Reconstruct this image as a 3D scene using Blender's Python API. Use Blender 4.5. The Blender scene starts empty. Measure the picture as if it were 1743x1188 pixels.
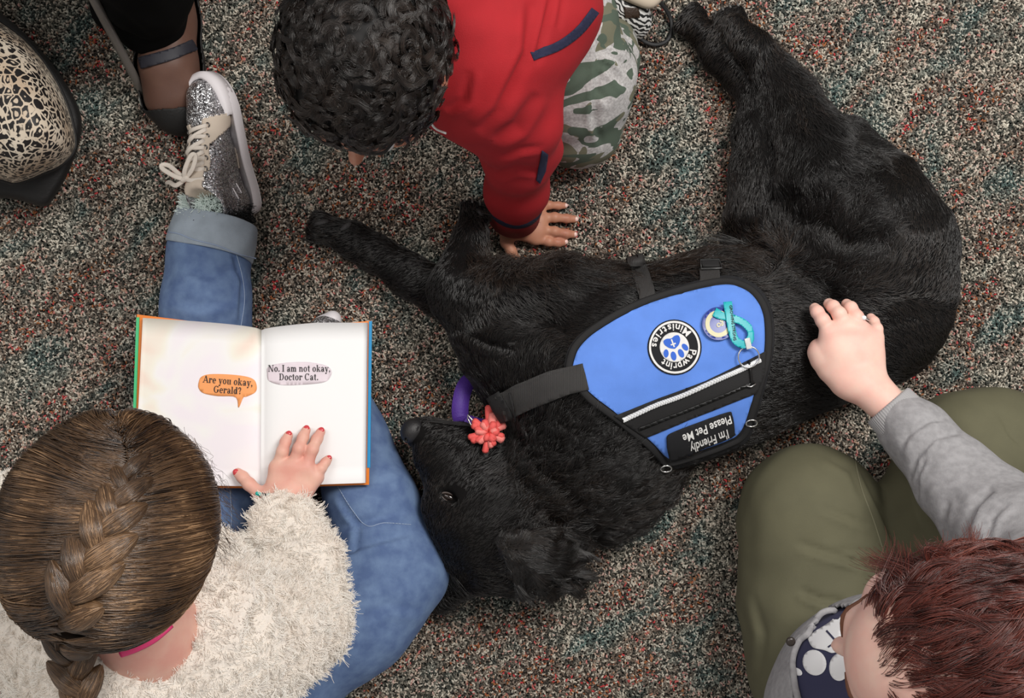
import bpy, bmesh, math, random
import numpy as np
from mathutils import Vector, Matrix, geometry
from mathutils.bvhtree import BVHTree
random.seed(7); rng = np.random.default_rng(7)
PI = math.pi
SC = bpy.context.scene
COL = SC.collection

# ------------------------------------------------------------------ camera, light, exposure
HC, FPX = 1.9, 2060.0
cam_d = bpy.data.cameras.new('camera'); cam = bpy.data.objects.new('camera', cam_d); COL.objects.link(cam)
cam.location = (0, 0, HC); cam_d.sensor_width = 36.0; cam_d.lens = FPX / 1743.0 * 36.0
cam_d.clip_start = 0.05; SC.camera = cam
SC.view_settings.view_transform = 'Standard'; SC.view_settings.look = 'None'
SC.view_settings.exposure = 0.0; SC.view_settings.gamma = 1.0; SC.view_settings.use_curve_mapping = False
w = bpy.data.worlds.new('room_light'); SC.world = w; w.use_nodes = True
w.node_tree.nodes['Background'].inputs[0].default_value = (1.0, 0.985, 0.96, 1)
w.node_tree.nodes['Background'].inputs[1].default_value = 0.38
def area(name, loc, rot, size, energy, col=(1, .97, .93)):
    l = bpy.data.lights.new(name, 'AREA'); l.shape = 'RECTANGLE'; l.size = size[0]; l.size_y = size[1]
    l.energy = energy; l.color = col
    o = bpy.data.objects.new(name, l); COL.objects.link(o); o.location = loc; o.rotation_euler = rot
    return o
area('ceiling_panel_light', (1.1, 1.0, 2.6), (math.radians(-20), math.radians(22), 0), (1.2, .6), 62)
area('ceiling_panel_light', (-1.0, .7, 2.6), (math.radians(-15), math.radians(-20), 0), (1.2, .6), 15)
SC.cycles.max_bounces = 6; SC.cycles.diffuse_bounces = 3

def P(u, v, z):
    k = (HC - z) / FPX
    return np.array([(u - 871.5) * k, -(v - 594.0) * k, z])
def px(p):
    k = FPX / (HC - p[..., 2])
    return np.stack([871.5 + p[..., 0] * k, 594.0 - p[..., 1] * k], -1)

# ------------------------------------------------------------------ materials
def mat(name, col=(.5, .5, .5), rough=.6, bump=0, bscale=200, var=0, vscale=30, metal=0, spec=.5, sheen=0, col2=None, sss=0, bdist=.002):
    m = bpy.data.materials.new(name); m.use_nodes = True; nt = m.node_tree; b = nt.nodes['Principled BSDF']
    b.inputs['Base Color'].default_value = (*col, 1); b.inputs['Roughness'].default_value = rough
    b.inputs['Metallic'].default_value = metal; b.inputs['Specular IOR Level'].default_value = spec
    if sheen: b.inputs['Sheen Weight'].default_value = sheen
    if sss:
        b.inputs['Subsurface Weight'].default_value = sss; b.inputs['Subsurface Radius'].default_value = (.012, .004, .002)
        b.inputs['Subsurface Scale'].default_value = .6
    tc = nt.nodes.new('ShaderNodeTexCoord')
    if var:
        n = nt.nodes.new('ShaderNodeTexNoise'); n.inputs['Scale'].default_value = vscale; n.inputs['Detail'].default_value = 6
        nt.links.new(tc.outputs['Object'], n.inputs['Vector'])
        mx = nt.nodes.new('ShaderNodeMix'); mx.data_type = 'RGBA'
        c2 = col2 or tuple(c * (1 - var) for c in col)
        mx.inputs[6].default_value = (*col, 1); mx.inputs[7].default_value = (*c2, 1)
        r = nt.nodes.new('ShaderNodeMapRange'); r.inputs[1].default_value = .35; r.inputs[2].default_value = .65
        nt.links.new(n.outputs[0], r.inputs[0]); nt.links.new(r.outputs[0], mx.inputs[0])
        nt.links.new(mx.outputs[2], b.inputs['Base Color'])
    if bump:
        n = nt.nodes.new('ShaderNodeTexNoise'); n.inputs['Scale'].default_value = bscale; n.inputs['Detail'].default_value = 3
        nt.links.new(tc.outputs['Object'], n.inputs['Vector'])
        bp = nt.nodes.new('ShaderNodeBump'); bp.inputs['Strength'].default_value = bump; bp.inputs['Distance'].default_value = bdist
        nt.links.new(n.outputs[0], bp.inputs['Height']); nt.links.new(bp.outputs[0], b.inputs['Normal'])
    return m
def N(m, t, **kw):
    n = m.node_tree.nodes.new(t)
    for k, v in kw.items(): setattr(n, k, v)
    return n
def L(m, a, b): m.node_tree.links.new(a, b)
def BS(m): return m.node_tree.nodes['Principled BSDF']
def ramp(m, fac, stops, interp='LINEAR'):
    r = N(m, 'ShaderNodeValToRGB'); r.color_ramp.interpolation = interp
    e = r.color_ramp.elements
    while len(e) < len(stops): e.new(.5)
    for i, (p, c) in enumerate(stops): e[i].position = p; e[i].color = (*c, 1)
    if fac is not None: L(m, fac, r.inputs[0])
    return r
def noise(m, scale, vec=None, detail=2, dist=0):
    n = N(m, 'ShaderNodeTexNoise'); n.inputs['Scale'].default_value = scale; n.inputs['Detail'].default_value = detail
    n.inputs['Distortion'].default_value = dist
    if vec is not None: L(m, vec, n.inputs['Vector'])
    return n
def hairmat(name, c1, c2, rough=.45, spec=.5, c3=None, nscale=9):
    m = mat(name, c1, rough, spec=spec)
    info = N(m, 'ShaderNodeHairInfo'); g = N(m, 'ShaderNodeNewGeometry')
    n = noise(m, nscale, g.outputs['Position'], 3)
    mx = N(m, 'ShaderNodeMath', operation='MULTIPLY_ADD'); mx.inputs[1].default_value = .45
    L(m, info.outputs['Random'], mx.inputs[0]); L(m, n.outputs[0], mx.inputs[2])
    st = [(.42, c1), (.9, c2)] + ([(.98, c3)] if c3 else [])
    r = ramp(m, mx.outputs[0], st); L(m, r.outputs[0], BS(m).inputs['Base Color'])
    return m

# ------------------------------------------------------------------ object helpers
def setp(o, label=None, cat=None, group=None, kind=None):
    if label: o['label'] = label
    if cat: o['category'] = cat
    if group: o['group'] = group
    if kind: o['kind'] = kind
    return o
def thing(name, label, cat, loc=(0, 0, 0), group=None):
    o = bpy.data.objects.new(name, None); COL.objects.link(o); o.location = loc; o.empty_display_size = .05
    return setp(o, label, cat, group)
def absloc(o):
    l = Vector(o.location)
    while o.parent: o = o.parent; l += Vector(o.location)
    return l
def link(o, parent=None, label=None, kind=None):
    COL.objects.link(o)
    if parent is not None:
        o.parent = parent; o.location = -absloc(parent)
    if label: o['label'] = label
    if kind: o['kind'] = kind
    return o
def mesh(name, V, F, m, parent=None, label=None, smooth=True, kind=None, uv=None):
    me = bpy.data.meshes.new(name); V = np.asarray(V, dtype=np.float64)
    me.from_pydata(V.tolist(), [], F.tolist() if isinstance(F, np.ndarray) else F)
    if smooth: me.polygons.foreach_set('use_smooth', [True] * len(me.polygons))
    me.update()
    for mm in (m if isinstance(m, (list, tuple)) else [m]): me.materials.append(mm)
    return link(bpy.data.objects.new(name, me), parent, label, kind)
def solid(o, t, off=1):
    md = o.modifiers.new('thickness', 'SOLIDIFY'); md.thickness = t; md.offset = off; return o

# ------------------------------------------------------------------ implicit surfaces -> mesh
def C(u, v, z, r, u2, v2, z2, r2, k=.01, sub=False):
    return ('c', P(u, v, z), P(u2, v2, z2), r, r2, k, sub)
def CW(a, b, ra, rb, k=.01, sub=False): return ('c', np.array(a, float), np.array(b, float), ra, rb, k, sub)
def chain(pts, k=.01, sub=False):
    return [C(*pts[i], *pts[i + 1], k, sub) for i in range(len(pts) - 1)]
def E(u, v, z, rx, ry, rz, ang=0, k=.01, sub=False, tilt=0, tax='Y'):
    R = Matrix.Rotation(math.radians(ang), 3, 'Z') @ Matrix.Rotation(math.radians(tilt), 3, tax)
    return ('e', P(u, v, z), np.array(R), (rx, ry, rz), None, k, sub)
def field(prims, vox, zmin=None):
    lo = np.full(3, 1e9); hi = -lo
    bb = []
    for p in prims:
        if p[0] == 'c':
            a = np.minimum(p[1] - p[3], p[2] - p[4]); b = np.maximum(p[1] + p[3], p[2] + p[4])
        else:
            ext = np.sqrt(((p[2] * np.array(p[3])[None, :]) ** 2).sum(1)); a = p[1] - ext; b = p[1] + ext
        mg = p[5] + 3 * vox
        bb.append((a - mg, b + mg))
        if not p[6]: lo = np.minimum(lo, a - 2 * vox - p[5] * .3); hi = np.maximum(hi, b + 2 * vox + p[5] * .3)
    if zmin is not None: lo[2] = max(lo[2], zmin - 2 * vox)
    n = np.ceil((hi - lo) / vox).astype(int) + 1
    D = np.full(n, 1.0, np.float32)
    ax = [(lo[i] + np.arange(n[i]) * vox).astype(np.float32) for i in range(3)]
    for p, (a, b) in zip(prims, bb):
        i0 = np.clip(np.floor((a - lo) / vox).astype(int), 0, n); i1 = np.clip(np.ceil((b - lo) / vox).astype(int) + 1, 0, n)
        if np.any(i1 <= i0): continue
        X = ax[0][i0[0]:i1[0], None, None]; Y = ax[1][None, i0[1]:i1[1], None]; Z = ax[2][None, None, i0[2]:i1[2]]
        if p[0] == 'c':
            A, B, ra, rb = p[1], p[2], p[3], p[4]
            d = B - A; l2 = float(d @ d) + 1e-12
            t = np.clip(((X - A[0]) * d[0] + (Y - A[1]) * d[1] + (Z - A[2]) * d[2]) / l2, 0, 1)
            dd = np.sqrt((X - A[0] - t * d[0]) ** 2 + (Y - A[1] - t * d[1]) ** 2 + (Z - A[2] - t * d[2]) ** 2) - (ra + t * (rb - ra))
        else:
            R = p[2]; r = p[3]; x, y, zz = X - p[1][0], Y - p[1][1], Z - p[1][2]
            q = [(R[0, i] * x + R[1, i] * y + R[2, i] * zz) for i in range(3)]
            k0 = np.sqrt((q[0] / r[0]) ** 2 + (q[1] / r[1]) ** 2 + (q[2] / r[2]) ** 2)
            k1 = np.sqrt((q[0] / r[0] ** 2) ** 2 + (q[1] / r[1] ** 2) ** 2 + (q[2] / r[2] ** 2) ** 2) + 1e-6
            dd = k0 * (k0 - 1) / k1
        S = D[i0[0]:i1[0], i0[1]:i1[1], i0[2]:i1[2]]; k = max(p[5], 1e-5)
        if p[6]:
            h = np.clip(.5 - .5 * (S + dd) / k, 0, 1); r_ = S + (-dd - S) * h + k * h * (1 - h)
        else:
            h = np.clip(.5 + .5 * (dd - S) / k, 0, 1); r_ = dd + (S - dd) * h - k * h * (1 - h)
        D[i0[0]:i1[0], i0[1]:i1[1], i0[2]:i1[2]] = r_
    if zmin is not None:
        D = np.maximum(D, (zmin - ax[2])[None, None, :])
    return D, lo
def nets(D, lo, vox):
    s = D < 0; nx, ny, nz = D.shape
    cnt = np.zeros((nx - 1, ny - 1, nz - 1), np.int8); 
    cs = [(i, j, k) for i in (0, 1) for j in (0, 1) for k in (0, 1)]
    for i, j, k in cs: cnt += s[i:nx - 1 + i, j:ny - 1 + j, k:nz - 1 + k]
    act = (cnt > 0) & (cnt < 8); I, J, K = np.nonzero(act)
    idx = np.full(act.shape, -1, np.int64); idx[I, J, K] = np.arange(len(I))
    acc = np.zeros((len(I), 3)); num = np.zeros(len(I))
    for a in range(8):
        for ax_ in range(3):
            c = list(cs[a])
            if c[ax_] == 1: continue
            e = list(c); e[ax_] = 1
            da = D[I + c[0], J + c[1], K + c[2]]; db = D[I + e[0], J + e[1], K + e[2]]
            x = (da < 0) != (db < 0); t = np.where(x, da / np.where(x, da - db, 1), 0)
            pt = np.array(c, float)[None, :].repeat(len(I), 0); pt[:, ax_] = t
            acc += pt * x[:, None]; num += x
    V = lo + (np.stack([I, J, K], 1) + acc / np.maximum(num, 1)[:, None]) * vox
    F = []
    for ax_ in range(3):
        o = [0, 0, 0]; o[ax_] = 1
        A = s[:nx - o[0], :ny - o[1], :nz - o[2]]; B = s[o[0]:, o[1]:, o[2]:]
        x = A != B; i, j, k = np.nonzero(x); b1, b2 = [(1, 2), (2, 0), (0, 1)][ax_]
        ijk = np.stack([i, j, k], 1); lim = np.array([nx - 1, ny - 1, nz - 1])
        ok = (ijk[:, b1] > 0) & (ijk[:, b2] > 0) & (ijk < lim).all(1); ijk = ijk[ok]
        f = A[ijk[:, 0], ijk[:, 1], ijk[:, 2]]
        def at(d1, d2):
            q = ijk.copy(); q[:, b1] -= d1; q[:, b2] -= d2; return idx[q[:, 0], q[:, 1], q[:, 2]]
        Q = np.stack([at(1, 1), at(0, 1), at(0, 0), at(1, 0)], 1)
        Q = np.where(f[:, None], Q, Q[:, ::-1]); F.append(Q)
    F = np.concatenate(F); F = F[(F >= 0).all(1)]
    return V, F
def smoothv(V, F, it=2, w_=.5):
    a = np.concatenate([F[:, i] for i in range(4)]); b = np.concatenate([F[:, (i + 1) % 4] for i in range(4)])
    n = len(V); c = np.bincount(a, minlength=n) + np.bincount(b, minlength=n)
    for _ in range(it):
        S = np.stack([np.bincount(a, V[b, i], n) + np.bincount(b, V[a, i], n) for i in range(3)], 1) / np.maximum(c, 1)[:, None]
        V = V + (S - V) * w_
    return V
def vnorm(V, F):
    n = np.cross(V[F[:, 2]] - V[F[:, 0]], V[F[:, 3]] - V[F[:, 1]])
    out = np.stack([sum(np.bincount(F[:, j], n[:, i], len(V)) for j in range(4)) for i in range(3)], 1)
    return out / np.maximum(np.linalg.norm(out, axis=1), 1e-12)[:, None]
def seg_d(p, a, b):
    d = b - a; t = np.clip(((p - a) @ d) / (d @ d + 1e-9), 0, 1)
    return np.linalg.norm(p - a - t[:, None] * d, axis=1), t
def folds(V, F, lines):
    """lines: (points in px, width px, depth m); pushes the cloth in along a crease, with a raised lip beside it"""
    Nn = vnorm(V, F); q = px(V); off = np.zeros(len(V))
    for pts, wd, dep in lines:
        best = np.full(len(V), 1e9); side = np.zeros(len(V)); tt = np.zeros(len(V))
        m_ = len(pts) - 1
        for i in range(m_):
            a, b = np.array(pts[i], float), np.array(pts[i + 1], float); d, t = seg_d(q, a, b)
            sg = np.sign((b[0] - a[0]) * (q[:, 1] - a[1]) - (b[1] - a[1]) * (q[:, 0] - a[0]))
            u_ = d < best; best = np.where(u_, d, best); side = np.where(u_, sg, side); tt = np.where(u_, (i + t) / m_, tt)
        env = np.sqrt(np.clip(4 * tt * (1 - tt), 0, 1)); x = best * side / wd
        off += dep * env * (-np.exp(-x * x) + .75 * np.exp(-(x - 1.5) ** 2 / .9)) * (Nn[:, 2] > .05)
    return V + Nn * off[:, None]
def lump(V, F, amp, scale, seed=0):
    """gentle cloth undulation"""
    Nn = vnorm(V, F); r = np.random.default_rng(seed); o = np.zeros(len(V))
    for i in range(6):
        k = r.normal(size=3); k /= np.linalg.norm(k); o += np.sin((V @ k) * scale * (1 + .5 * i) + r.uniform(0, 6)) / (1 + .6 * i)
    return V + Nn * (o * amp)[:, None]
def organic(name, prims, vox, m, parent=None, label=None, fold=(), lumps=None, zmin=.001, sm=2, kind=None):
    D, lo = field(prims, vox, zmin); V, F = nets(D, lo, vox); V = smoothv(V, F, sm)
    if lumps: V = lump(V, F, *lumps)
    if fold: V = folds(V, F, fold)
    o = mesh(name, V, F, m, parent, label, kind=kind)
    return o, V, F
def join(parts):
    Vs, Fs, o = [], [], 0
    for V, F in parts: Vs.append(V); Fs.append(F + o); o += len(V)
    return np.concatenate(Vs), np.concatenate(Fs)
def sdf_mesh(prims, vox, zmin=.001, sm=2):
    D, lo = field(prims, vox, zmin); V, F = nets(D, lo, vox); return smoothv(V, F, sm), F
def bvh_of(V, F): return BVHTree.FromPolygons([tuple(v) for v in V], [tuple(f) for f in F.tolist()])

def tube(name, pts, r, m, parent=None, label=None, cyclic=False, flat=None, res=8, kind=None):
    """a poly line swept with a round (or flat) section; pts are world points"""
    pts = [Vector(p) for p in pts]; n = len(pts); V = []; F = []
    up = Vector((0, 0, 1)); rr = r if hasattr(r, '__len__') else [r] * n
    for i, p in enumerate(pts):
        a = pts[(i - 1) % n] if (cyclic or i > 0) else p; b = pts[(i + 1) % n] if (cyclic or i < n - 1) else p
        t = (b - a).normalized(); s = t.cross(up)
        if s.length < 1e-3: s = t.cross(Vector((1, 0, 0)))
        s.normalize(); q = s.cross(t).normalized()
        for j in range(res):
            an = 2 * PI * j / res
            V.append(p + s * math.cos(an) * rr[i] + q * math.sin(an) * (flat if flat else rr[i]))
    for i in range(n if cyclic else n - 1):
        for j in range(res):
            a0 = i * res + j; a1 = i * res + (j + 1) % res; b0 = ((i + 1) % n) * res + j; b1 = ((i + 1) % n) * res + (j + 1) % res
            F.append((a0, a1, b1, b0))
    if not cyclic:
        F.append(tuple(range(res))[::-1]); F.append(tuple(range((n - 1) * res, n * res)))
    return mesh(name, [tuple(v) for v in V], F, m, parent, label, kind=kind)
def smooth_path(pts, n):
    pts = np.array(pts, float); t = np.linspace(0, len(pts) - 1, n); out = []
    for x in t:
        i = min(int(x), len(pts) - 2); f = x - i
        p0 = pts[max(i - 1, 0)]; p1 = pts[i]; p2 = pts[i + 1]; p3 = pts[min(i + 2, len(pts) - 1)]
        out.append(.5 * ((2 * p1) + (-p0 + p2) * f + (2 * p0 - 5 * p1 + 4 * p2 - p3) * f * f + (-p0 + 3 * p1 - 3 * p2 + p3) * f ** 3))
    return np.array(out)
def strands(name, paths, r0, r1, m, parent=None, label=None, kind='stuff'):
    """paths (n, k, 3) -> one hair curves object"""
    n, k, _ = paths.shape
    h = bpy.data.hair_curves.new(name); h.add_curves([k] * n)
    h.points.foreach_set('position', paths.astype(np.float32).ravel())
    at = h.attributes.get('radius') or h.attributes.new('radius', 'FLOAT', 'POINT')
    rr = np.tile(np.linspace(1, 0, k) ** .7 * (r0 - r1) + r1, n).astype(np.float32); at.data.foreach_set('value', rr)
    h.materials.append(m)
    return link(bpy.data.objects.new(name, h), parent, label, kind)
def roots(V, F, n, Nn=None, keep=None, seed=1):
    r = np.random.default_rng(seed); Fs = F if keep is None else F[keep]
    f = Fs[r.integers(0, len(Fs), n)]; a, b = r.random((2, n, 1))
    p = (V[f[:, 0]] * (1 - a) + V[f[:, 1]] * a) * (1 - b) + (V[f[:, 3]] * (1 - a) + V[f[:, 2]] * a) * b
    Nn = vnorm(V, F) if Nn is None else Nn; return p, Nn[f[:, 0]]

# flat shapes given in px, draped on a surface found along the sight line
def poly_grid(poly, step):
    """triangulated interior of a 2D polygon"""
    poly = [Vector((float(a), float(b))) for a, b in poly]; n = len(poly); pts = []
    for i in range(n):
        a, b = poly[i], poly[(i + 1) % n]; m_ = max(1, int((b - a).length / step))
        pts += [a.lerp(b, t / m_) for t in range(m_)]
    nb = len(pts); xs = [p.x for p in pts]; ys = [p.y for p in pts]
    x0, x1, y0, y1 = min(xs), max(xs), min(ys), max(ys)
    def inside(x, y):
        c = False; j = nb - 1
        for i in range(nb):
            if (ys[i] > y) != (ys[j] > y) and x < (xs[j] - xs[i]) * (y - ys[i]) / (ys[j] - ys[i]) + xs[i]: c = not c
            j = i
        return c
    edges = [(i, (i + 1) % nb) for i in range(nb)]
    for yy in np.arange(y0 + step / 2, y1, step):
        for xx in np.arange(x0 + step / 2, x1, step):
            if inside(xx, yy): pts.append(Vector((xx, yy)))
    vo, _, fo, *_ = geometry.delaunay_2d_cdt(pts, edges, [], 1, 1e-4)
    return np.array([(v.x, v.y) for v in vo]), [list(f) for f in fo]
def drape(q, bvh, off, z0=.1):
    """px points -> world points on the surface under them, lifted by off"""
    out = np.zeros((len(q), 3)); last = z0; cam_p = Vector((0, 0, HC))
    for i, (u, v) in enumerate(q):
        d = Vector(P(u, v, 0)) - cam_p; d.normalize()
        h = bvh.ray_cast(cam_p, d)
        if h[0] is not None and h[1] is not None:
            nn = h[1] if h[1].z > 0 else -h[1]
            nn = (nn + Vector((0, 0, .6))).normalized()
            pt = h[0] + nn * off; last = pt.z
        else: pt = Vector(P(u, v, last))
        out[i] = pt
    return out
def patch(name, poly, bvh, off, m, parent=None, label=None, step=6, thick=.0012, sm=0, holes=None):
    q, F = poly_grid(poly, step); V = drape(q, bvh, off)
    V, F = orient(V, F)
    if sm: V = relax(V, F, sm)
    o = mesh(name, V, F, m, parent, label); return solid(o, thick, 1)
def orient(V, F):
    out = []
    for f in F:
        a, b, c = V[f[0]], V[f[1]], V[f[2]]
        out.append(f if np.cross(b - a, c - a)[2] > 0 else f[::-1])
    return V, out
def relax(V, F, it):
    nb = [set() for _ in V]
    for f in F:
        for i in range(len(f)): nb[f[i]].add(f[i - 1]); nb[f[i - 1]].add(f[i])
    V = V.copy()
    for _ in range(it):
        Z = V[:, 2].copy()
        for i, s in enumerate(nb):
            if s: Z[i] = .4 * V[i, 2] + .6 * np.mean([V[j, 2] for j in s])
        k = (HC - Z) / (HC - V[:, 2]); V[:, 0] *= k; V[:, 1] *= k; V[:, 2] = Z
    return V
def circle(cx, cy, r, n=40, ry=None, rot=0):
    c, s = math.cos(rot), math.sin(rot); ry = ry or r
    return [(cx + r * math.cos(a) * c - ry * math.sin(a) * s, cy + r * math.cos(a) * s + ry * math.sin(a) * c) for a in np.linspace(0, 2 * PI, n, endpoint=False)]
def ribbon_poly(pts, wd):
    pts = [np.array(p, float) for p in pts]; Lf, R = [], []; n = len(pts)
    for i, p in enumerate(pts):
        t = pts[min(i + 1, n - 1)] - pts[max(i - 1, 0)]; t /= np.linalg.norm(t) + 1e-9; s = np.array([-t[1], t[0]])
        w_ = wd[i] if hasattr(wd, '__len__') else wd
        Lf.append(p + s * w_ / 2); R.append(p - s * w_ / 2)
    return [tuple(p) for p in Lf + R[::-1]]
def text2d(s, size, bold=0):
    """built-in letters as a 2D mesh, baseline left at the origin, y up"""
    cu = bpy.data.curves.new('letters', 'FONT'); cu.body = s; cu.size = size; cu.offset = bold; cu.resolution_u = 4
    o = bpy.data.objects.new('letters', cu); COL.objects.link(o)
    me = bpy.data.meshes.new_from_object(o.evaluated_get(bpy.context.evaluated_depsgraph_get()))
    V = np.array([tuple(v.co) for v in me.vertices]); F = [list(p.vertices) for p in me.polygons]
    bpy.data.objects.remove(o); bpy.data.curves.remove(cu); bpy.data.meshes.remove(me)
    return V[:, :2], F

exec_marker = None
# ================================================================== SETTING
fm = mat('carpet_backing', (.035, .033, .03), .95)
mesh('floor', [(-1.9, -1.5, -.006), (1.9, -1.5, -.006), (1.9, 1.5, -.006), (-1.9, 1.5, -.006)], [(0, 1, 2, 3)], fm, smooth=False)['kind'] = 'structure'
cm = mat('carpet_loop', (.3, .28, .25), .85, spec=.25)
g = N(cm, 'ShaderNodeNewGeometry'); oi = N(cm, 'ShaderNodeObjectInfo')
mp = N(cm, 'ShaderNodeMapping'); mp.vector_type = 'TEXTURE'; mp.inputs['Rotation'].default_value = (0, 0, .8); mp.inputs['Scale'].default_value = (1.5, .8, 1)
L(cm, g.outputs['Position'], mp.inputs['Vector'])
zone = noise(cm, 13, mp.outputs[0], 4, .6); zone2 = noise(cm, 17, mp.outputs[0], 4, .5)
zone2.noise_dimensions = '4D'; zone2.inputs['W'].default_value = 4.2
base = ramp(cm, oi.outputs['Random'], [(0, (.035, .04, .034)), (.25, (.09, .09, .075)), (.48, (.22, .20, .165)), (.72, (.44, .40, .33)), (1, (.78, .73, .62))])
teal = ramp(cm, oi.outputs['Random'], [(0, (.02, .035, .034)), (.4, (.065, .095, .09)), (.66, (.11, .19, .175)), (.82, (.34, .35, .31)), (1, (.56, .56, .49))])
redc = ramp(cm, oi.outputs['Random'], [(0, (.05, .042, .035)), (.25, (.15, .11, .085)), (.5, (.27, .22, .18)), (.70, (.54, .48, .40)), (.87, (.36, .11, .05)), (.91, (.50, .05, .055)), (.96, (.34, .13, .05))], 'CONSTANT')
zf = ramp(cm, zone.outputs[0], [(.46, (0, 0, 0)), (.60, (.9, .9, .9))]); z2f = ramp(cm, zone2.outputs[0], [(.38, (0, 0, 0)), (.58, (1, 1, 1))])
m1 = N(cm, 'ShaderNodeMix', data_type='RGBA'); m2 = N(cm, 'ShaderNodeMix', data_type='RGBA')
L(cm, zf.outputs[0], m1.inputs[0]); L(cm, base.outputs[0], m1.inputs[6]); L(cm, teal.outputs[0], m1.inputs[7])
L(cm, z2f.outputs[0], m2.inputs[0]); L(cm, m1.outputs[2], m2.inputs[6]); L(cm, redc.outputs[0], m2.inputs[7])
L(cm, m2.outputs[2], BS(cm).inputs['Base Color'])
# one curled loop of pile
tw = []
for i in range(7):
    t = i / 6; tw.append((.0026 * math.cos(PI * t * 1.15 + .2), .0012 * math.sin(PI * t * 1.6), -.004 + .0062 * math.sin(PI * (.12 + .76 * t))))
loop = tube('carpet_loop', tw, [.0011, .0014, .00165, .0017, .0016, .0014, .001], cm, res=6)
loop_me = loop.data; bpy.data.objects.remove(loop)
step = .00295; gx = np.arange(-1.15, 1.15, step); gy = np.arange(-.85, .85, step)
GX, GY = np.meshgrid(gx, gy); n = GX.size
pv = np.stack([GX.ravel() + rng.uniform(-.0013, .0013, n), GY.ravel() + rng.uniform(-.0013, .0013, n), rng.uniform(-.0022, .0002, n)], 1)
pm = bpy.data.meshes.new('carpet_pile'); pm.vertices.add(n); pm.vertices.foreach_set('co', pv.ravel()); pm.materials.append(cm)
pile = link(bpy.data.objects.new('carpet_pile', pm), None, None, 'stuff')
setp(pile, 'speckled grey teal and red loop-pile carpet covering the floor', 'carpet')
src = bpy.data.objects.new('carpet_loop', loop_me)   # source shape only, never linked to the scene
ng = bpy.data.node_groups.new('carpet_scatter', 'GeometryNodeTree')
ng.interface.new_socket('Geometry', in_out='INPUT', socket_type='NodeSocketGeometry'); ng.interface.new_socket('Geometry', in_out='OUTPUT', socket_type='NodeSocketGeometry')
gi = ng.nodes.new('NodeGroupInput'); go = ng.nodes.new('NodeGroupOutput'); iop = ng.nodes.new('GeometryNodeInstanceOnPoints')
ob = ng.nodes.new('GeometryNodeObjectInfo'); ob.inputs[0].default_value = src; ob.inputs['As Instance'].default_value = True
rv = ng.nodes.new('FunctionNodeRandomValue'); rv.data_type = 'FLOAT_VECTOR'; rv.inputs[0].default_value = (-.35, -.35, 0); rv.inputs[1].default_value = (.35, .35, 6.283)
rs = ng.nodes.new('FunctionNodeRandomValue'); rs.data_type = 'FLOAT'; rs.inputs[2].default_value = .62; rs.inputs[3].default_value = .95
ng.links.new(gi.outputs[0], iop.inputs['Points']); ng.links.new(ob.outputs['Geometry'], iop.inputs['Instance'])
ng.links.new(rv.outputs[0], iop.inputs['Rotation']); ng.links.new(rs.outputs[1], iop.inputs['Scale']); ng.links.new(iop.outputs[0], go.inputs[0])
pile.modifiers.new('scatter', 'NODES').node_group = ng

# ================================================================== DOG
black = mat('dog_skin', (.0035, .003, .003), .75, spec=.12, bump=.4, bscale=90)
fur_m = hairmat('dog_coat', (.0024, .0021, .0020), (.0115, .0088, .0078), .33, .75, (.026, .017, .012), 6)
feather_m = hairmat('dog_feathers', (.008, .006, .005), (.035, .021, .014), .38, .6, None, 14)
dog = thing('dog', 'long-haired black dog lying on its side on the carpet in a blue vest', 'dog', P(1180, 620, 0))
dp = []
# trunk
dp += [E(1140, 620, .10, .185, .145, .105, 12, .05), E(1010, 600, .098, .11, .13, .098, 0, .05), E(1250, 590, .098, .16, .14, .098, 14, .05)]
dp += [E(1385, 560, .085, .13, .115, .085, 15, .05), E(1500, 480, .09, .10, .15, .088, 0, .05), E(1470, 420, .095, .12, .12, .09, 0, .05)]
dp += [E(1545, 470, .075, .06, .13, .07, 0, .04), E(890, 610, .085, .08, .09, .082, 0, .05)]
# neck and ruff
dp += chain([(985, 660, .10, .10), (990, 770, .095, .085), (900, 850, .085, .075)], .05) + [E(1080, 810, .06, .07, .055, .055, 25, .04)]
dp += [E(1040, 860, .05, .07, .05, .045, 30, .04)]
# head: skull, muzzle, jaw, brow, cheek
dp += [E(838, 915, .098, .085, .078, .075, -40, .04), E(800, 860, .10, .06, .068, .062, -40, .03), E(860, 860, .085, .07, .06, .06, -30, .03)]
dp += chain([(717, 737, .098, .0215), (752, 778, .10, .033), (785, 835, .10, .045)], .025)
dp += chain([(740, 735, .082, .020), (792, 762, .082, .030), (850, 810, .08, .042)], .025)
dp += [E(745, 855, .118, .018, .030, .020, -25, .02), E(762, 846, .150, .017, .008, .010, -25, .006, True)]
dp += chain([(800, 960, .06, .055), (765, 990, .045, .032), (752, 1018, .03, .018), (748, 1034, .018, .010)], .02)
# ear flap lying back over the neck
dp += chain([(862, 928, .172, .014), (900, 920, .168, .022), (945, 950, .135, .022), (978, 985, .10, .014)], .012) + chain([(930, 925, .145, .018), (975, 945, .11, .014)], .012)
dp += chain([(850, 950, .158, .014), (895, 965, .140, .022), (940, 990, .10, .016)], .02) + chain([(830, 960, .14, .012), (880, 990, .11, .018), (950, 985, .09, .014)], .015)
# lower foreleg stretched out
dp += chain([(556, 393, .022, .0225), (600, 408, .026, .026), (640, 432, .03, .0255), (700, 470, .035, .033), (765, 502, .04, .038), (850, 540, .05, .045), (930, 580, .07, .07)], .015)
# upper foreleg folded back
dp += chain([(806, 372, .085, .018), (800, 405, .09, .025), (785, 450, .10, .030), (778, 490, .11, .040), (850, 500, .12, .048), (950, 500, .13, .052), (1010, 540, .125, .08)], .015)
dp += chain([(800, 520, .10, .05), (850, 570, .10, .07)], .03)
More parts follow.
